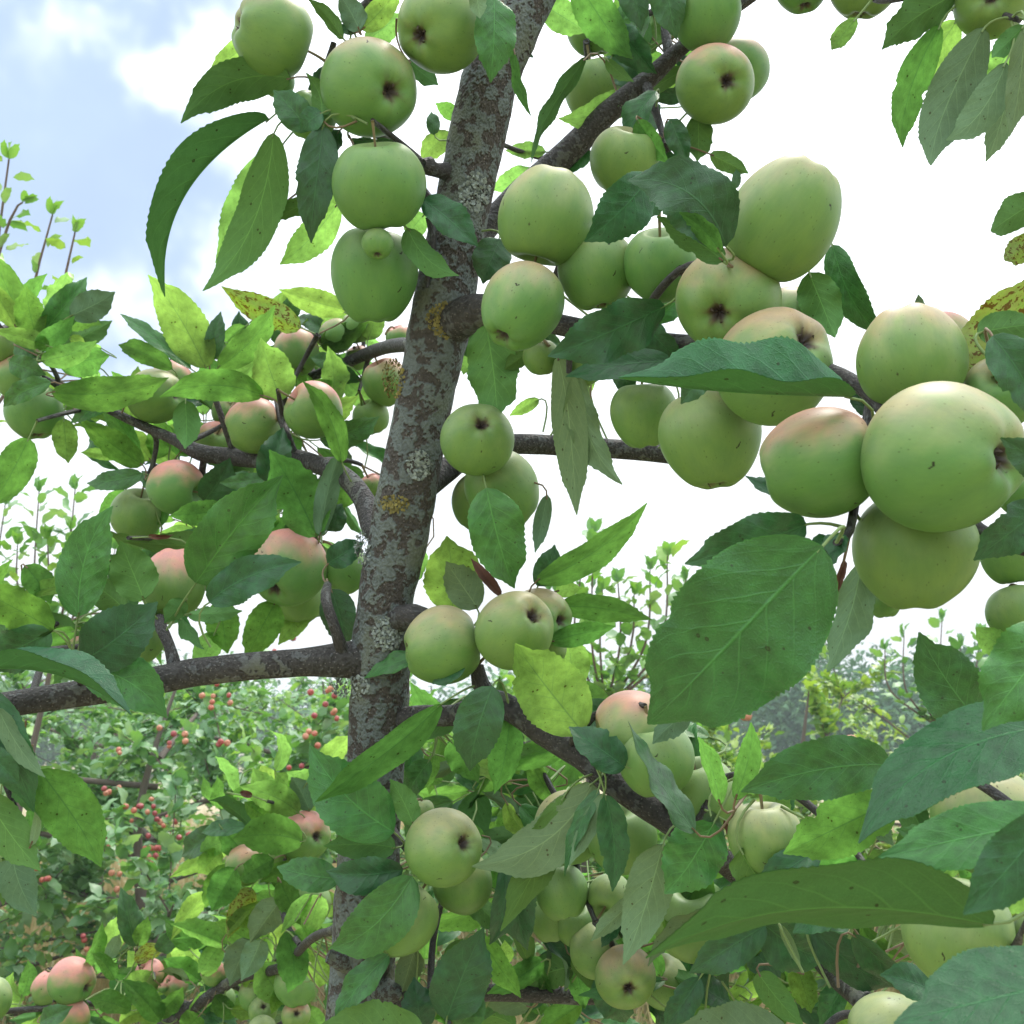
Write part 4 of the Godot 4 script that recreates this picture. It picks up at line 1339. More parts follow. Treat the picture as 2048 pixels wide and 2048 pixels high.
	l(620, 960, 560, 1010, 60, 1.2, "g", 170)
	l(330, 1110, 390, 1060, 60, 1.18, "m", 20)
	l(460, 1180, 400, 1120, 70, 1.14, "m", 170)
	l(250, 1220, 180, 1160, 80, 1.06, "m", 170)
	l(50, 1130, 110, 1200, 70, 1.1, "g", 170)
	l(1290, 660, 1240, 610, 60, 0.9, "d", 30)
	l(1060, 700, 1010, 740, 50, 0.95, "m", 170)
	l(1240, 720, 1260, 790, 50, 0.88, "d", 20)
	l(1380, 700, 1330, 770, 60, 0.85, "d", 20)
	l(1740, 830, 1700, 780, 50, 0.7, "d", 30)
	l(1840, 1040, 1950, 1090, 70, 0.7, "d", 30)
	l(1000, 40, 1060, 120, 60, 1.06, "d", 20)
	l(1180, 300, 1130, 350, 50, 1.08, "m", 20)
	l(620, 190, 660, 130, 50, 1.0, "d", 30)
	l(690, 330, 620, 360, 60, 0.98, "d", 40)


# Each call: what it looks like, then centre x, y and half width (pixels of the photograph), metres away, where the eye of the apple points, length, blush, paleness.
func build_apples() -> void:
	var g := "apples hanging left of the trunk"
	ap("topmost apple left of the trunk, its dark eye turned to the left", 545, 72, 84, 0.955, Vector3(-0.86, 0.2, 0.45), 1.0, 0.25, 0.3, g)
	ap("round green apple with a deep dark eye at lower right, topmost of three", 739, 176, 98, 0.93, Vector3(0.58, -0.34, 0.72), 1.06, 0.35, 0.35, g)
	ap("apple in front of the trunk top, cut by the upper edge, eye at lower left", 880, 56, 90, 0.93, Vector3(-0.52, -0.5, 0.68), 1.0, 0.3, 0.35, g)
	ap("plain green apple showing its stalk hollow, middle of the column left of the trunk", 759, 372, 95, 0.91, Vector3(0.06, -0.86, -0.36), 1.0, 0.0, 0.3, g, 0.05)
	ap("tapering dark green apple hanging lowest in the column left of the trunk", 749, 553, 91, 0.965, Vector3(-0.04, -0.99, -0.1), 1.14, 0.0, 0.1, g, 0.22)
	ap("tiny undeveloped apple wedged between two big green ones", 755, 488, 33, 0.905, Vector3(0.05, -0.9, 0.4), 0.95, 0.0, 0.35, g)
	ap("green apple half hidden behind dark leaves under the topmost apples", 622, 232, 52, 0.975, Vector3(-0.3, -0.8, -0.4), 1.0, 0.0, 0.1, g)
	ap("small part of a green apple showing below the curled leaf at upper left", 556, 165, 34, 1.0, Vector3(-0.3, -0.8, -0.4), 1.0, 0.0, 0.1, g)
	g = "apples along the upper right limb"
	ap("green oval apple behind the upper limb, right of the trunk", 1190, 181, 62, 1.12, Vector3(0.2, -0.9, -0.3), 1.12, 0.0, 0.3, g)
	ap("dull apple peeping out under a bright leaf near the top middle", 1186, 60, 54, 1.13, Vector3(0.2, -0.9, -0.2), 1.0, 0.1, 0.1, g)
	ap("green apple cut by the top edge above the one with a sunken eye", 1412, 28, 72, 1.0, Vector3(0.1, -0.9, -0.3), 1.05, 0.1, 0.4, g)
	ap("apple with a sunken eye facing out and a pinkish right cheek below the top edge", 1431, 168, 80, 0.98, Vector3(0.2, -0.26, 0.94), 0.98, 0.6, 0.45, g)
	ap("pale rim of an apple behind the one with the sunken eye", 1476, 140, 64, 1.06, Vector3(0.6, 0.2, -0.5), 1.1, 0.6, 0.4, g)
	ap("glossy green apple hanging below the bend of the upper limb", 1250, 322, 73, 1.0, Vector3(-0.2, -0.8, -0.5), 1.0, 0.15, 0.5, g)
	g = "big apples of the centre cluster"
	ap("large pale oval apple at the left of the centre cluster, no eye showing", 1093, 434, 99, 0.86, Vector3(0.25, 0.96, 0.02), 1.06, 0.15, 0.9, g)
	ap("lopsided apple with its eye at the lower left tip, lowest left of the centre cluster", 1042, 614, 86, 0.84, Vector3(-0.46, -0.80, 0.38), 1.12, 0.3, 0.75, g, 0.22)
	ap("speckled round apple between the pale oval one and the smooth green one", 1194, 541, 80, 0.87, Vector3(0.15, -0.98, 0.0), 1.05, 0.2, 0.6, g)
	ap("smooth green apple with a curved black scar under the dark leaves", 1322, 530, 79, 0.85, Vector3(0.1, -0.8, -0.5), 1.0, 0.0, 0.4, g)
	ap("biggest egg-shaped apple, standing up against the white sky with its eye at the top", 1568, 437, 112, 0.75, Vector3(0.48, 0.84, 0.25), 1.20, 0.25, 0.75, g, 0.17)
	ap("yellow-topped apple with a deep dark eye at lower left below the egg-shaped one", 1455, 602, 107, 0.77, Vector3(-0.38, -0.44, 0.81), 0.98, 0.45, 0.8, g)
	ap("peach-topped apple lying behind the long arching leaf", 1549, 733, 119, 0.73, Vector3(0.42, 0.42, 0.80), 1.04, 0.34, 0.7, g)
	ap("pale apple behind, its right rim lit against the sky", 1582, 645, 74, 0.84, Vector3(0.6, 0.2, -0.6), 1.1, 0.3, 0.8, g)
	ap("broad smooth green apple hanging under the long arching leaf", 1421, 878, 110, 0.79, Vector3(0.12, -0.98, 0.1), 1.0, 0.1, 0.45, g, 0.3)
	ap("green apple squeezed to the left of the broad one below the leaves", 1288, 830, 71, 0.86, Vector3(0.1, -0.98, -0.1), 1.02, 0.0, 0.25, g, 0.25)
	ap("shaded apple nearly hidden above the hanging leaves in the middle", 1082, 715, 38, 0.95, Vector3(0.1, -0.9, -0.3), 1.0, 0.1, 0.2, g)
	ap("shaded apple behind the front dark leaf of the centre cluster", 1165, 728, 48, 0.94, Vector3(0.1, -0.9, -0.3), 1.0, 0.0, 0.1, g)
	g = "largest apples of the right cluster"
	ap("pink-topped apple standing uppermost in the right cluster", 1822, 717, 109, 0.66, Vector3(-0.1, 0.98, -0.12), 1.05, 0.32, 0.8, g)
	ap("largest apple of all, with a dark eye at its right side and two small scars", 1882, 914, 157, 0.57, Vector3(0.62, -0.05, 0.78), 1.02, 0.2, 0.75, g)
	ap("apple with a russet-red blush, left of the largest one", 1637, 927, 114, 0.61, Vector3(-0.92, -0.22, -0.25), 1.1, 0.55, 0.65, g)
	ap("deep green apple hanging beneath the largest one", 1831, 1103, 124, 0.62, Vector3(0.1, -0.95, -0.2), 1.0, 0.0, 0.2, g)
	ap("pink cheek of an apple just behind the uppermost of the right cluster", 1885, 692, 72, 0.74, Vector3(0.4, 0.5, -0.7), 1.0, 0.8, 0.6, g)
	ap("yellowish apple between the largest one and the bluish leaf at right", 2000, 788, 76, 0.66, Vector3(0.4, -0.4, -0.7), 1.0, 0.2, 0.7, g)
	ap("green apple at the right edge under the folded dark leaf", 2024, 1112, 62, 0.68, Vector3(0.1, -0.95, 0.1), 1.0, 0.0, 0.2, g)
	ap("round green apple at the right edge, lowest of a pair", 2034, 1228, 60, 0.67, Vector3(0.1, -0.8, 0.4), 1.0, 0.0, 0.3, g)
	ap("small green apple tip below the deep green one", 1768, 1205, 34, 0.67, Vector3(0.1, -0.9, 0.1), 1.0, 0.0, 0.3, g)
	ap("edge of an apple behind the largest one at the right border", 2052, 980, 60, 0.66, Vector3(0.4, -0.6, -0.4), 1.0, 0.0, 0.3, g)
	g = "apples cut by the top edge at right"
	ap("bottom of an apple at the top edge, left of its neighbour", 1604, -32, 57, 0.98, Vector3(0.1, -0.95, 0.1), 1.0, 0.0, 0.1, g)
	ap("bottom of a wider apple at the top edge above a small yellow leaf", 1728, -33, 72, 0.96, Vector3(-0.1, -0.95, -0.1), 1.0, 0.0, 0.1, g)
	ap("apple in the top right corner with its eye facing down to the left", 1984, 0, 76, 0.88, Vector3(-0.4, -0.3, 0.86), 1.0, 0.1, 0.1, g)
	g = "apples right against the trunk"
	ap("round apple touching the trunk with its eye up and a black speck", 955, 878, 76, 0.95, Vector3(0.16, 0.42, 0.89), 1.0, 0.0, 0.35, g)
	ap("yellow-green apple behind the bluish hanging leaf in the middle", 1005, 978, 76, 1.0, Vector3(0.4, -0.7, -0.4), 1.12, 0.05, 0.5, g)
	ap("shaded apple at the left of the yellow-green one, near the trunk", 962, 1004, 62, 1.04, Vector3(-0.2, -0.9, -0.2), 1.05, 0.1, 0.2, g)
	g = "trio of apples right of the lower trunk"
	ap("pale apple lying on its side against the trunk, left of the trio", 884, 1290, 82, 0.94, Vector3(-0.95, -0.15, 0.15), 1.02, 0.22, 0.75, g)
	ap("front apple of the trio with a star-shaped eye at its upper right", 1031, 1260, 80, 0.91, Vector3(0.48, 0.48, 0.74), 1.12, 0.2, 0.55, g)
	ap("apple half hidden behind the front one of the trio", 1080, 1236, 62, 0.98, Vector3(0.66, 0.0, 0.7), 1.15, 0.3, 0.5, g)
	ap("small pale bit of an apple under the trio", 1105, 1300, 30, 0.98, Vector3(0.1, -0.9, 0.1), 1.0, 0.0, 0.8, g)
	g = "trio of apples beside the lower trunk"
	ap("smooth apple with a reddish-brown eye on its right, front of the lower trio", 889, 1694, 79, 0.92, Vector3(0.62, 0.34, 0.71), 1.05, 0.15, 0.55, g)
	ap("speckled apple at lower left of the smooth one, dark patch at its eye", 800, 1834, 76, 0.94, Vector3(-0.6, -0.62, 0.5), 1.05, 0.0, 0.5, g)
	ap("apple with a rusty patch, tucked under the smooth one", 925, 1766, 62, 0.98, Vector3(0.2, -0.8, -0.4), 1.05, 0.1, 0.25, g)
	ap("small pale apple peeping over the top left of the smooth one", 846, 1622, 24, 0.99, Vector3(0.1, -0.9, 0.1), 1.0, 0.0, 0.8, g)
	g = "apples crowded under the lower right limb"
	ap("apple with a sunken russet eye behind the big pale folded leaf", 1138, 1655, 74, 0.98, Vector3(-0.55, -0.2, 0.8), 1.05, 0.2, 0.5, g)
	ap("green apple with a black nick hanging right under the limb", 1244, 1676, 72, 0.95, Vector3(0.1, -0.9, -0.3), 1.06, 0.0, 0.2, g)
	ap("brown rotting apple with wrinkled skin", 1124, 1785, 55, 1.0, Vector3(0.2, -0.85, 0.3), 1.05, 0.0, 0.0, g)
	ap("light green apple right of the rotting one", 1222, 1795, 49, 1.0, Vector3(0.4, 0.3, -0.7), 1.0, 0.0, 0.5, g)
	ap("dark green apple behind and below the rotting one", 1102, 1838, 46, 1.06, Vector3(0.1, -0.9, 0.1), 1.0, 0.0, 0.0, g)
	ap("dark green apple touching the shaded one under the rotting apple", 1154, 1850, 46, 1.05, Vector3(0.1, -0.9, -0.3), 1.0, 0.0, 0.05, g)
	ap("light green apple touching the front one from upper left, above the low limb", 1192, 1900, 56, 1.03, Vector3(-0.5, 0.4, -0.5), 1.02, 0.05, 0.6, g)
	ap("apple with a dark eye in the middle facing out and a small leaf across it", 1251, 1955, 63, 0.99, Vector3(0.02, 0.0, 1.0), 1.0, 0.3, 0.65, g)
	ap("green apple on the right of the one with a leaf across it", 1327, 1964, 53, 1.04, Vector3(0.3, -0.8, -0.4), 1.12, 0.1, 0.45, g)
	ap("large shaded green apple behind curled leaves at lower right", 1385, 1840, 84, 0.96, Vector3(0.1, -0.9, -0.3), 1.0, 0.0, 0.0, g)
	ap("pale peach-topped apple behind the huge leaf", 1268, 1462, 84, 0.86, Vector3(0.96, 0.1, -0.05), 1.0, 0.6, 1.0, g)
	ap("green apple resting on the limb with a thin pale leaf against it", 1312, 1518, 80, 0.84, Vector3(0.2, -0.95, -0.1), 1.0, 0.0, 0.35, g)
	ap("shaded green apple above the cut end of the limb", 1400, 1592, 80, 0.88, Vector3(0.2, -0.95, -0.1), 1.0, 0.0, 0.35, g)
	ap("pale yellow-green apple beside a dry brown leaf", 1531, 1676, 77, 0.78, Vector3(0.1, -0.98, 0.05), 1.0, 0.05, 0.95, g)
	g = "nearest apples at lower right"
	ap("yellow-green apple behind the wide bluish leaf at right", 1972, 1640, 108, 0.68, Vector3(0.1, -0.97, -0.02), 1.05, 0.15, 0.8, g)
	ap("big green apple tapering to its base beneath the long underside leaf", 1912, 1868, 112, 0.62, Vector3(-0.1, -0.95, -0.2), 1.0, 0.0, 0.4, g, 0.2)
	ap("edge of a green apple at the right border, low down", 2082, 1880, 58, 0.62, Vector3(0.1, -0.95, -0.2), 1.0, 0.0, 0.4, g)
	ap("top of a bright apple at the bottom edge, beside a dark limb", 1785, 2078, 92, 0.72, Vector3(0.95, 0.2, 0.05), 1.0, 0.0, 0.9, g)
	g = "pink-cheeked apples on the limb at left"
	ap("apple with a black eye on its right, hanging under a long bright leaf", 312, 792, 57, 1.24, Vector3(0.88, 0.05, 0.35), 1.05, 0.2, 0.35, g)
	ap("pink top of an apple behind the long bright leaf", 345, 762, 44, 1.30, Vector3(0.2, 0.5, -0.7), 1.0, 0.95, 0.5, g)
	ap("pink-shouldered apple left of a forking twig, rusty at its stalk", 507, 852, 58, 1.17, Vector3(-0.85, -0.25, 0.2), 1.02, 0.8, 0.45, g)
	ap("rose-topped apple on the right of the forking twig", 628, 821, 60, 1.13, Vector3(0.7, -0.4, -0.4), 1.0, 0.8, 0.5, g)
	ap("apple with a brownish-red top, hanging below the left limb", 351, 974, 57, 1.2, Vector3(-0.86, 0.2, -0.2), 1.05, 0.9, 0.4, g)
	ap("plain green apple behind the brownish-red one", 273, 1030, 54, 1.26, Vector3(-0.3, -0.8, -0.3), 1.05, 0.0, 0.45, g)
	ap("tall apple with a rose-pink crown above the short spur", 346, 1165, 65, 1.04, Vector3(0.0, 0.9, -0.3), 1.16, 0.9, 0.85, g)
	ap("round apple with a red left shoulder and an eye below, behind a dark leaf", 576, 1136, 80, 1.10, Vector3(-0.30, -0.60, 0.74), 1.0, 0.75, 0.5, g)
	ap("green apple under the one with a red left shoulder", 597, 1196, 56, 1.18, Vector3(0.1, -0.9, 0.1), 1.0, 0.0, 0.2, g)
	ap("green apple half behind the trunk on its left", 692, 1140, 50, 1.12, Vector3(0.3, -0.8, -0.3), 1.0, 0.0, 0.3, g)
	ap("shaded green apple below the tall rose-crowned one", 272, 1272, 62, 1.03, Vector3(-0.2, -0.9, -0.2), 1.0, 0.0, 0.15, g)
	ap("small pink apple between the twig and the left limb", 428, 880, 38, 1.28, Vector3(-0.4, -0.4, -0.6), 1.0, 0.9, 0.6, g)
	ap("apple mostly hidden behind the upright twig", 458, 824, 36, 1.3, Vector3(-0.4, -0.4, -0.6), 1.0, 0.6, 0.5, g)
	ap("apple with a red-brown scab high up at left", 593, 704, 46, 1.36, Vector3(0.2, -0.8, 0.3), 1.1, 0.8, 0.4, g)
	ap("greyish apple beside the scabbed one", 672, 672, 36, 1.38, Vector3(-0.6, -0.3, 0.4), 1.05, 0.3, 0.2, g)
	ap("second greyish apple, above the thin limb behind the trunk", 715, 655, 34, 1.38, Vector3(0.2, -0.8, -0.3), 1.0, 0.3, 0.2, g)
	ap("peach-coloured apple touching the left side of the trunk", 772, 765, 48, 1.34, Vector3(0.3, -0.7, -0.3), 1.08, 0.6, 0.8, g)
	ap("small peach apple on the thin limb behind the trunk", 716, 716, 26, 1.4, Vector3(0.3, -0.7, -0.3), 1.0, 0.8, 0.8, g)
	ap("rosy apple just left of the trunk, under the tapering green one", 798, 676, 27, 1.32, Vector3(0.3, -0.7, -0.3), 1.0, 0.95, 0.6, g)
	ap("green apple in the shade left of the trunk", 742, 834, 38, 1.36, Vector3(0.3, -0.7, -0.3), 1.0, 0.0, 0.3, g)
	ap("peach tip of an apple behind the bend of the left limb", 744, 972, 26, 1.2, Vector3(0.3, -0.7, -0.3), 1.0, 0.9, 0.9, g)
	ap("pink sliver of an apple behind upright leaves at left", 378, 706, 24, 1.32, Vector3(0.3, -0.7, -0.3), 1.0, 0.95, 0.7, g)
	g = "apples at the left border"
	ap("pink-shouldered apple at the left border among dark leaves", 38, 756, 50, 1.25, Vector3(-0.7, -0.2, 0.3), 1.0, 0.7, 0.3, g)
	ap("green apple hanging lowest at the left border", 68, 824, 58, 1.26, Vector3(0.2, -0.9, 0.1), 1.0, 0.0, 0.1, g)
	ap("pale apple cut by the left border, highest of its group", -2, 692, 38, 1.24, Vector3(0.2, -0.9, -0.1), 1.0, 0.3, 0.5, g)
	ap("pink patch of an apple behind bright leaves near the left border", 84, 664, 32, 1.3, Vector3(0.2, -0.9, -0.1), 1.0, 1.0, 0.6, g)
	ap("pale apple glimpsed under the big bluish leaves at left", 66, 1318, 22, 1.1, Vector3(0.2, -0.9, -0.1), 1.0, 0.0, 1.0, g)
	ap("peach sliver of an apple behind two thin stalks at left", 154, 1288, 17, 1.15, Vector3(0.2, -0.9, -0.1), 1.0, 0.7, 1.0, g)
	ap("pale green apple cut by the left border at the bottom", -22, 1998, 44, 1.55, Vector3(0.1, 0.95, 0.1), 1.1, 0.0, 0.6, g)
	g = "apples low down at left"
	ap("large pink apple with a puckered right end, low at left", 143, 1962, 47, 1.56, Vector3(0.85, -0.2, 0.3), 1.0, 1.0, 0.6, g)
	ap("pink apple tucked behind the puckered one, its eye at left", 98, 1978, 37, 1.62, Vector3(-0.8, -0.3, 0.4), 1.0, 1.0, 0.5, g)
	ap("rosy apple at the bottom edge under the puckered one", 144, 2036, 36, 1.55, Vector3(0.4, -0.6, -0.3), 1.0, 1.0, 0.5, g)
	ap("orange-pink apple under a pale upright leaf, low at left", 300, 1950, 32, 1.58, Vector3(0.4, -0.6, -0.3), 1.0, 1.0, 0.8, g)
	ap("orange apple between leaves left of the slanting twig", 350, 1972, 26, 1.57, Vector3(0.4, -0.6, -0.3), 1.0, 0.9, 0.9, g)
	ap("tiny orange apple beside the orange one", 326, 1976, 10, 1.55, Vector3(0.4, -0.6, -0.3), 1.0, 0.9, 0.9, g)
	ap("pink apple just above the slanting twig", 428, 1948, 25, 1.52, Vector3(0.4, -0.6, -0.3), 1.0, 1.0, 0.7, g)
	ap("blurred tan-green apple at the bottom edge below the slanting twig", 396, 2046, 46, 1.62, Vector3(0.4, -0.6, -0.3), 1.0, 0.4, 0.4, g)
	g = "apples on the far low limb left of the trunk"
	ap("pink-sided apple with an eye on the right, behind a small curled leaf", 612, 1672, 52, 1.42, Vector3(0.6, 0.2, 0.7), 1.0, 0.8, 0.6, g)
	ap("green apple beneath the pale leaf, left of the lower trunk", 572, 1705, 42, 1.44, Vector3(0.2, -0.8, 0.1), 1.0, 0.0, 0.4, g)
	ap("peach-tinted apple at the left end of the far low limb", 488, 1730, 42, 1.44, Vector3(-0.8, 0.1, 0.2), 1.0, 0.5, 0.6, g)
	ap("left one of two green apples hanging behind curled young leaves", 585, 1788, 38, 1.42, Vector3(-0.1, -0.9, 0.2), 1.1, 0.0, 0.5, g)
	ap("right one of two green apples, next to the trunk edge", 628, 1806, 36, 1.44, Vector3(0.2, -0.9, 0.1), 1.1, 0.0, 0.3, g)
	ap("shaded apple with a pale right side near the bottom, left of the trunk", 594, 1968, 46, 1.42, Vector3(0.2, -0.8, 0.1), 1.0, 0.2, 0.3, g)
	ap("pear-shaped yellow-green apple above a lower one with a dark eye", 508, 1988, 32, 1.5, Vector3(-0.1, 0.9, 0.2), 1.2, 0.1, 0.7, g)
	ap("apple showing a dark eye, low between bright leaves", 526, 2020, 30, 1.48, Vector3(0.2, 0.6, 0.7), 1.0, 0.0, 0.6, g)
	ap("apple with a blackened sunken eye at the bottom edge", 592, 2030, 30, 1.42, Vector3(0.2, 0.5, 0.8), 1.0, 0.5, 0.7, g)
	ap("yellow-green apple cut by the bottom edge, left of the blackened one", 524, 2060, 30, 1.44, Vector3(0.2, 0.2, -0.8), 1.0, 0.0, 0.7, g)
	ap("shaded green apple below the slanting twig", 442, 2000, 30, 1.58, Vector3(0.2, -0.6, -0.8), 1.0, 0.0, 0.3, g)


func build_filler() -> void:
	# further small leaves of the tree, behind and between those that show singly
	var r := RandomNumberGenerator.new()
	r.seed = 77
	leaf_count = 9999
	for z in [[120, 690, 1.36, 100, 60, 14], [330, 850, 1.36, 140, 80, 26], [560, 700, 1.45, 110, 60, 18], [680, 700, 1.48, 80, 60, 16], [600, 880, 1.33, 110, 80, 18], [420, 1060, 1.32, 150, 90, 28], [620, 1100, 1.27, 80, 120, 16], [300, 1190, 1.2, 130, 80, 14], [60, 1240, 1.1, 90, 60, 8],
		[560, 1660, 1.5, 120, 120, 30], [560, 1860, 1.5, 120, 110, 30], [500, 2000, 1.56, 140, 50, 24], [300, 1985, 1.62, 160, 60, 26], [100, 2020, 1.66, 120, 40, 12], [30, 1700, 1.15, 40, 60, 4], [1120, 1830, 1.13, 90, 120, 20], [1010, 1720, 1.13, 60, 130, 14], [960, 1560, 1.18, 100, 90, 16], [1330, 1880, 1.08, 130, 120, 22],
		[1480, 1800, 1.0, 120, 100, 18], [1700, 1780, 0.95, 170, 110, 22], [1880, 1760, 0.9, 150, 120, 14], [1200, 690, 1.0, 140, 50, 8], [1310, 120, 1.13, 90, 100, 14], [820, 1100, 1.15, 30, 40, 2], [1640, 1990, 1.0, 150, 60, 18], [1080, 2020, 1.18, 180, 40, 16], [760, 2030, 1.2, 100, 40, 10], [1450, 2020, 0.98, 120, 40, 10], [1400, 1560, 0.98, 90, 90, 10], [1080, 1640, 1.12, 60, 80, 8], [1180, 1420, 1.02, 60, 60, 5], [850, 1560, 1.16, 70, 90, 8], [920, 1920, 1.16, 80, 80, 10]]:
		for k in z[5]:
			var x: float = z[0] + r.randf_range(-1, 1) * z[3]
			var y: float = z[1] + r.randf_range(-1, 1) * z[4]
			var d: float = z[2] + r.randf_range(-0.08, 0.12)
			var a := r.randf() * TAU
			var len := r.randf_range(0.045, 0.085) * FOCAL / d
			l(x, y, x + cos(a) * len, y + sin(a) * len * 0.8, len * r.randf_range(0.4, 0.58), d, (["g", "y", "m", "g", "p", "g", "m", "d"] if d < 1.4 else ["y", "y", "g", "p", "y", "g", "m", "y"])[r.randi() % 8], r.randf_range(-50, 50) + (180.0 if r.randf() < 0.55 else 0.0), r.randf_range(0.0, 0.12), r.randf_range(0.2, 0.8), r.randf_range(-0.1, 0.1), r.randf_range(-0.03, 0.03))
	var by_mat := {}
	for q in loose:
		var mesh: ArrayMesh = q[0]
		for s in mesh.get_surface_count():
			var m := mesh.surface_get_material(s)
			if not by_mat.has(m):
				by_mat[m] = SurfaceTool.new()
				by_mat[m].begin(Mesh.PRIMITIVE_TRIANGLES)
			by_mat[m].append_from(mesh, s, q[1])
	var all := ArrayMesh.new()
	for m in by_mat:
		by_mat[m].commit(all)
		all.surface_set_material(all.get_surface_count() - 1, m)
	var o := put("foliage", all, tree)
	o.set_meta("kind", "stuff")


func build_ground() -> void:
	var r := RandomNumberGenerator.new()
	r.seed = 31
	# one uneven sheet out to the horizon, finer close by
	var n := 90
	var pv := PackedVector3Array()
	var uv := PackedVector2Array()
	var cc := PackedColorArray()
	for j in n + 1:
		for i in n + 1:
			var u := (i - n * 0.5) / (n * 0.5)
			var v := (j - n * 0.5) / (n * 0.5)
			var x := signf(u) * pow(absf(u), 3.0) * 220.0
			var z := signf(v) * pow(absf(v), 3.0) * 220.0
			var h := nz.get_noise_2d(x * 60.0, z * 60.0) * 0.06 + nz.get_noise_2d(x * 6.0, z * 6.0) * 0.25 * clampf((Vector2(x, z).length() - 4.0) / 20.0, 0.0, 1.0)
			pv.append(Vector3(x, h - 0.02, z))
			uv.append(Vector2(x, z))
			var t := clampf(0.5 + 0.9 * nz.get_noise_2d(x * 25.0 + 50.0, z * 25.0), 0.0, 1.0)
			cc.append(Color(0.42, 0.345, 0.225).lerp(Color(0.14, 0.18, 0.06), t * 0.55))
	var g := put("ground", bake([[grid_mesh(pv, uv, cc, n + 1, n + 1, false), M["grass"]]]), self)
	tag(g, "pale dry grass ground of the orchard", "", "", "structure")
	# tufts of tall dry grass
	var st := SurfaceTool.new()
	st.begin(Mesh.PRIMITIVE_TRIANGLES)
	for k in 16:
		var a := r.randf() * TAU
		var b := Vector3(cos(a), 0, sin(a)) * r.randf() * 0.10
		var lean := Vector3(r.randf_range(-1, 1), 0, r.randf_range(-1, 1)) * 0.16
		var h := r.randf_range(0.22, 0.55)
		var s := Vector3(-sin(a), 0, cos(a)) * 0.004
		var c := Color(0.46, 0.36, 0.19).lerp(Color(0.20, 0.26, 0.07), r.randf() * 0.6)
		var m := b + Vector3(0, h * 0.6, 0) + lean * 0.4
		var t := b + Vector3(0, h, 0) + lean
		for p in [b - s, b + s, m - s * 0.8, b + s, m + s * 0.8, m - s * 0.8, m - s * 0.8, m + s * 0.8, t]:
			st.set_color(c)
			st.add_vertex(p)
	st.generate_normals()
	st.set_material(M["grass"])
	var mm := MultiMesh.new()
	mm.transform_format = MultiMesh.TRANSFORM_3D
	mm.mesh = st.commit()
	mm.instance_count = 11000
	for k in 11000:
		var d := 2.2 + 20.0 * pow(r.randf(), 1.6)
		var a := r.randf_range(-0.95, 0.95)
		var sc := r.randf_range(0.5, 1.15)
		mm.set_instance_transform(k, Transform3D(Basis(Vector3.UP, r.randf() * TAU).scaled(Vector3(sc, sc, sc)), Vector3(sin(a) * d, -0.03, -cos(a) * d)))
	var mi := MultiMeshInstance3D.new()
	mi.name = "grass"
	mi.multimesh = mm
	add_child(mi)
	tag(mi, "tall dry straw-coloured grass under the orchard trees", "grass", "", "stuff")


func ball(c: Color) -> ArrayMesh:
	var pv := PackedVector3Array()
	var uv := PackedVector2Array()
	var cc := PackedColorArray()
	for j in 9:
		var th := PI * j / 8.0
		th -= 0.2 * sin(2.0 * th)
		for i in 13:
			var ph := TAU * (i % 12) / 12.0
			var rho := 1.0 - 0.25 * exp(-pow(th / 0.35, 2.0)) - 0.3 * exp(-pow((PI - th) / 0.35, 2.0))
			pv.append(Vector3(sin(th) * cos(ph), cos(th) * 0.95, sin(th) * sin(ph)) * rho)
			uv.append(Vector2(i / 12.0, j / 8.0))
			cc.append(c.lerp(Color(0.05, 0.03, 0.02), 0.8 * exp(-pow(th / 0.2, 2.0))))
	return bake([[grid_mesh(pv, uv, cc, 13, 9, true), M["fruit"]]])


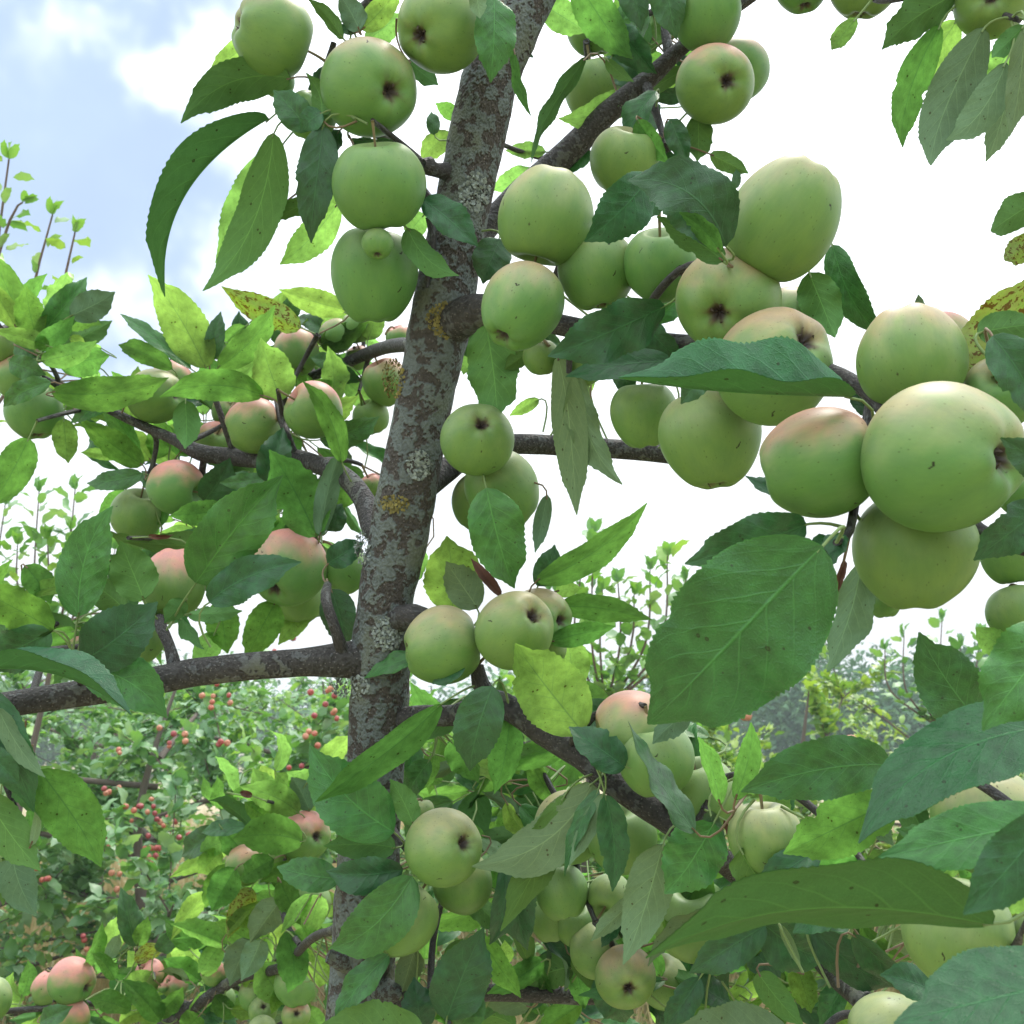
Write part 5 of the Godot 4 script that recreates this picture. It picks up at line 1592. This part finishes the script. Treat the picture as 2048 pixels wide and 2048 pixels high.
func build_far() -> void:
	var r := RandomNumberGenerator.new()
	r.seed = 55
	var fresh := [Color(0.235, 0.455, 0.125), Color(0.157, 0.345, 0.125), Color(0.329, 0.533, 0.157), Color(0.267, 0.439, 0.235)]
	var cool := [Color(0.172, 0.361, 0.141), Color(0.220, 0.408, 0.188), Color(0.314, 0.486, 0.298), Color(0.125, 0.282, 0.118)]
	var yellow := [Color(0.359, 0.496, 0.124), Color(0.248, 0.414, 0.110), Color(0.165, 0.304, 0.110)]
	var dark := [Color(0.075, 0.165, 0.085), Color(0.105, 0.205, 0.11), Color(0.06, 0.135, 0.075)]
	# the crab apple tree behind on the left
	var f := P(300, 1800, 4.9)
	f.y = 0
	var crab := leafy("crab_apple_tree", "crab apple tree with red fruit behind the low left limb", f, 1.95, 1.45, 0.18, 4600, 0.085, cool, 300, 5)
	f = P(640, 1600, 6.2)
	f.y = 0
	leafy("orchard_tree", "bushy green orchard tree behind the crab apple tree and the trunk", f, 2.0, 1.7, 0.16, 4000, 0.085, fresh, 150, 6)
	f = P(-120, 1500, 5.6)
	f.y = 0
	leafy("orchard_tree", "green orchard tree at the left edge behind the low limb", f, 2.2, 1.5, 0.16, 3600, 0.085, cool, 120, 16)
	f = P(-420, 1500, 5.2)
	f.y = 0
	leafy("orchard_tree", "orchard tree reaching in from the left border, low down", f, 2.1, 1.7, 0.16, 3600, 0.085, fresh, 60, 18)
	f = P(2440, 1500, 5.6)
	f.y = 0
	leafy("orchard_tree", "orchard tree reaching in from the right border behind the near leaves", f, 2.1, 1.7, 0.16, 3600, 0.085, yellow, 60, 19)
	var reds := [ball(Color(0.36, 0.075, 0.065)), ball(Color(0.42, 0.13, 0.08)), ball(Color(0.30, 0.055, 0.06)), ball(Color(0.46, 0.20, 0.12))]
	var spots := [
		["loose bunch left of centre, under the limb", 350, 1470, 6, 22], ["small bunch above the slanting twig", 250, 1760, 6, 18], ["bunch near the trunk beside bright leaves", 600, 1545, 5, 18], ["dull bunch among twigs at left", 190, 1690, 5, 20],
		["bunch just above the low left limb", 555, 1290, 8, 26], ["bunch right under the low left limb", 420, 1385, 9, 30], ["dark bunch beside the trunk, under the limb", 655, 1410, 10, 26],
		["orange bunch between two thin stalks", 290, 1620, 9, 26], ["string beside a pale twig", 330, 1630, 8, 16], ["bright lowest bunch in the middle", 320, 1700, 12, 26],
		["row right of the bright lowest bunch", 370, 1690, 7, 24], ["lone pair high among the leaves", 242, 1500, 2, 6], ["dark trio half in leaves", 448, 1488, 3, 10], ["bunch under the pointed leaves at left", 85, 1745, 4, 14],
		["bunch past the bright leaf tip", 225, 1590, 4, 12], ["trio deep in the lower leaves", 150, 1880, 3, 20], ["bunch near the brown-tipped leaf", 520, 1570, 4, 16], ["bunch between trunk and low limb", 620, 1470, 4, 18]]
	var nth := ["first", "second", "third", "fourth", "fifth", "sixth", "seventh", "eighth", "ninth", "tenth", "eleventh", "twelfth"]
	for s in spots:
		var at := []
		for k in s[3]: at.append(Vector2(s[1] + r.randf_range(-1, 1) * s[4] * 1.5, s[2] + r.randf_range(-1, 1) * s[4] * 1.3))
		at.sort()
		for k in s[3]:
			var o := put(numbered("crab_apple"), reds[r.randi() % 4], self, P(at[k].x, at[k].y, 4.25 + r.randf_range(-0.06, 0.06)))
			o.scale = Vector3.ONE * r.randf_range(0.009, 0.014)
			o.rotation = Vector3(r.randf() * 6, r.randf() * 6, r.randf() * 6)
			tag(o, "red crab apple, %s from left in the %s" % [nth[k], s[0]], "crab apple", "red crab apples on the tree behind")
	# young trees with upright shoots against the sky
	f = P(-170, 1500, 3.2)
	f.y = 0
	var t := thing("young_tree", "young tree with tall upright shoots at the left edge", "tree", f)
	var trunk := func(node: Node3D, foot: Vector3, to: Vector3):
		var sp := spline(PackedVector3Array([Vector3(0, -0.1, 0), (to - foot) * 0.5 + Vector3(0.04, 0.1, 0.03), to - foot]), PackedFloat32Array([0.022, 0.017, 0.008]), 0.1)
		put("trunk", bake([[tube(sp[0], sp[1], 8, 0.1, 0.5, Color(0.12, 0.10, 0.085)), M["far_wood"]]]), node)
	trunk.call(t, f, P(-70, 900, 3.0))
	shoot(t, f, [Vector3(-70, 900, 3.0), Vector3(50, 620, 2.85), Vector3(80, 520, 2.8), Vector3(105, 430, 2.78)], 16, 0.066, fresh, 1)
	shoot(t, f, [Vector3(-70, 900, 3.0), Vector3(110, 640, 2.85), Vector3(132, 545, 2.8), Vector3(150, 465, 2.78)], 16, 0.064, fresh, 2)
	shoot(t, f, [Vector3(-70, 900, 3.0), Vector3(-20, 600, 2.85), Vector3(0, 450, 2.8), Vector3(18, 318, 2.75)], 20, 0.068, fresh, 3)
	shoot(t, f, [Vector3(-70, 900, 3.0), Vector3(-30, 620, 2.85), Vector3(20, 440, 2.8), Vector3(45, 405, 2.78)], 14, 0.062, fresh, 4)
	f = P(-60, 1500, 4.3)
	f.y = 0
	t = thing("young_tree", "young tree with thin shoots behind the left limb, lower than its neighbour", "tree", f)
	trunk.call(t, f, P(110, 1300, 4.2))
	for k in 9:
		shoot(t, f, [Vector3(110, 1300, 4.2), Vector3([-60, 0, 40, 70, 100, 130, 160, 200, 250][k], 1190, 4.1), Vector3([-90, 10, 35, 78, 95, 150, 140, 230, 290][k], [1050, 1010, 1090, 985, 1080, 980, 1060, 1100, 1120][k], 4.05)], 24, 0.092, fresh if k % 2 == 0 else cool, 20 + k)
	f = P(1200, 1600, 3.9)
	f.y = 0
	t = thing("young_tree", "young tree with thin upright shoots in the white gap left of the huge leaf", "tree", f)
	trunk.call(t, f, P(1210, 1420, 3.8))
	for k in 10:
		shoot(t, f, [Vector3(1210, 1420, 3.8), Vector3([1120, 1150, 1184, 1200, 1240, 1262, 1290, 1320, 1350, 1100][k], 1290, 3.7), Vector3([1100, 1165, 1188, 1205, 1236, 1268, 1300, 1335, 1372, 1080][k], [1180, 1130, 1065, 1180, 1165, 1190, 1140, 1112, 1160, 1230][k], 3.65)], 22, 0.080, cool if k % 2 == 0 else fresh, 40 + k)
	f = P(1860, 1600, 5.4)
	f.y = 0
	t = thing("young_tree", "young tree with a few thin shoots seen between the leaves at right", "tree", f)
	trunk.call(t, f, P(1870, 1450, 5.3))
	for k in 6:
		shoot(t, f, [Vector3(1870, 1450, 5.3), Vector3(1780 + k * 32, 1380, 5.2), Vector3(1770 + k * 38, [1300, 1270, 1320, 1240, 1290, 1270][k], 5.2)], 16, 0.09, cool, 60 + k)
	# orchard trees in the middle distance
	f = P(1620, 1500, 6.4)
	f.y = 0
	leafy("orchard_tree", "yellow-green orchard tree with thin foliage right of the huge leaf", f, 1.95, 1.3, 0.16, 3600, 0.08, yellow, 300, 8)
	for s in [["small orange apple on the yellow-green tree", 1702, 1480], ["small orange apple near the edge of the big leaf at right", 1888, 1458], ["small reddish apple between the leaves right of the huge leaf", 1492, 1432]]:
		var o := put(numbered("apple"), reds[3], self, P(s[1], s[2], 5.35))
		o.scale = Vector3.ONE * 0.03
		tag(o, s[0], "apple", "small far apples")
	f = P(1150, 1560, 6.8)
	f.y = 0
	leafy("orchard_tree", "leafy orchard tree behind the lower right limb", f, 1.95, 1.8, 0.14, 4800, 0.085, fresh, 120, 9)
	f = P(1980, 1560, 8.0)
	f.y = 0
	leafy("orchard_tree", "pale green orchard tree at the right behind the leaves", f, 2.0, 1.7, 0.16, 3800, 0.085, yellow, 60, 10)
	f = P(880, 1600, 8.4)
	f.y = 0
	leafy("orchard_tree", "orchard tree just right of the trunk, farther off", f, 2.1, 1.9, 0.16, 4400, 0.09, fresh, 40, 11)
	f = P(200, 1600, 9.0)
	f.y = 0
	leafy("orchard_tree", "orchard tree behind the crab apple tree at left", f, 2.2, 2.1, 0.16, 4500, 0.09, cool, 40, 12)
	# dark trees on the far side of the field
	# each: label, x and crown top y in the photograph, metres away, half width
	var far := [["dark conifer with a pointed top beyond the yellow-green tree", 1668, 1285, 42, 3.0], ["dark conifer at right beyond the young shoots", 1925, 1305, 46, 3.4], ["dark bushy tree beyond the huge leaf", 1500, 1335, 50, 5.0], ["dark tree at the right end of the far row", 2140, 1320, 50, 5.0],
		["dark tree far behind the lower right limb", 1230, 1365, 56, 6.5], ["dark tree far behind the trunk", 880, 1370, 56, 6.5], ["dark tree far behind the crab apple tree", 540, 1350, 54, 6.5], ["dark tree far off behind the low left limb", 220, 1340, 54, 6.5], ["dark tree far off at the left end of the row", -100, 1330, 54, 6.5], ["small dark bush between the two conifers", 1795, 1392, 44, 4.5]]
	for k in far.size():
		var a: Array = far[k]
		f = P(a[1], 1500, a[3])
		f.y = 0
		var high := P(a[1], a[2], a[3]).y
		leafy("far_tree", a[0], f, high * 0.96, a[4], 0.05, 4500, 0.42, dark if k < 4 else [dark[0], dark[1], cool[1]], 0, 70 + k, "trees on the far side of the field", false)
	# the wood along the far side of the field, one dark band
	var mm := MultiMesh.new()
	mm.transform_format = MultiMesh.TRANSFORM_3D
	mm.use_colors = true
	mm.mesh = far_leaf(Color.WHITE, 1, "distant_leaf")
	mm.instance_count = 16000
	for k in 16000:
		var x := r.randf_range(-105.0, 105.0)
		var top := 3.7 + 1.1 * nz.get_noise_1d(x * 14.0) + 0.7 * nz.get_noise_1d(x * 60.0)
		var p := Vector3(x, top * sqrt(r.randf()), -64.0 + r.randf_range(-2.0, 2.0) + absf(x) * 0.2)
		mm.set_instance_transform(k, Transform3D(leaf_basis(Vector3(r.randf_range(-1, 1), r.randf_range(-0.4, 1), r.randf_range(-1, 1)), r).scaled(Vector3.ONE * r.randf_range(0.5, 0.9)), p))
		mm.set_instance_color(k, dark[r.randi() % 3])
	var wood := MultiMeshInstance3D.new()
	wood.name = "far_wood"
	wood.multimesh = mm
	add_child(wood)
	tag(wood, "dark green band of trees along the far side of the field", "wood", "", "stuff")
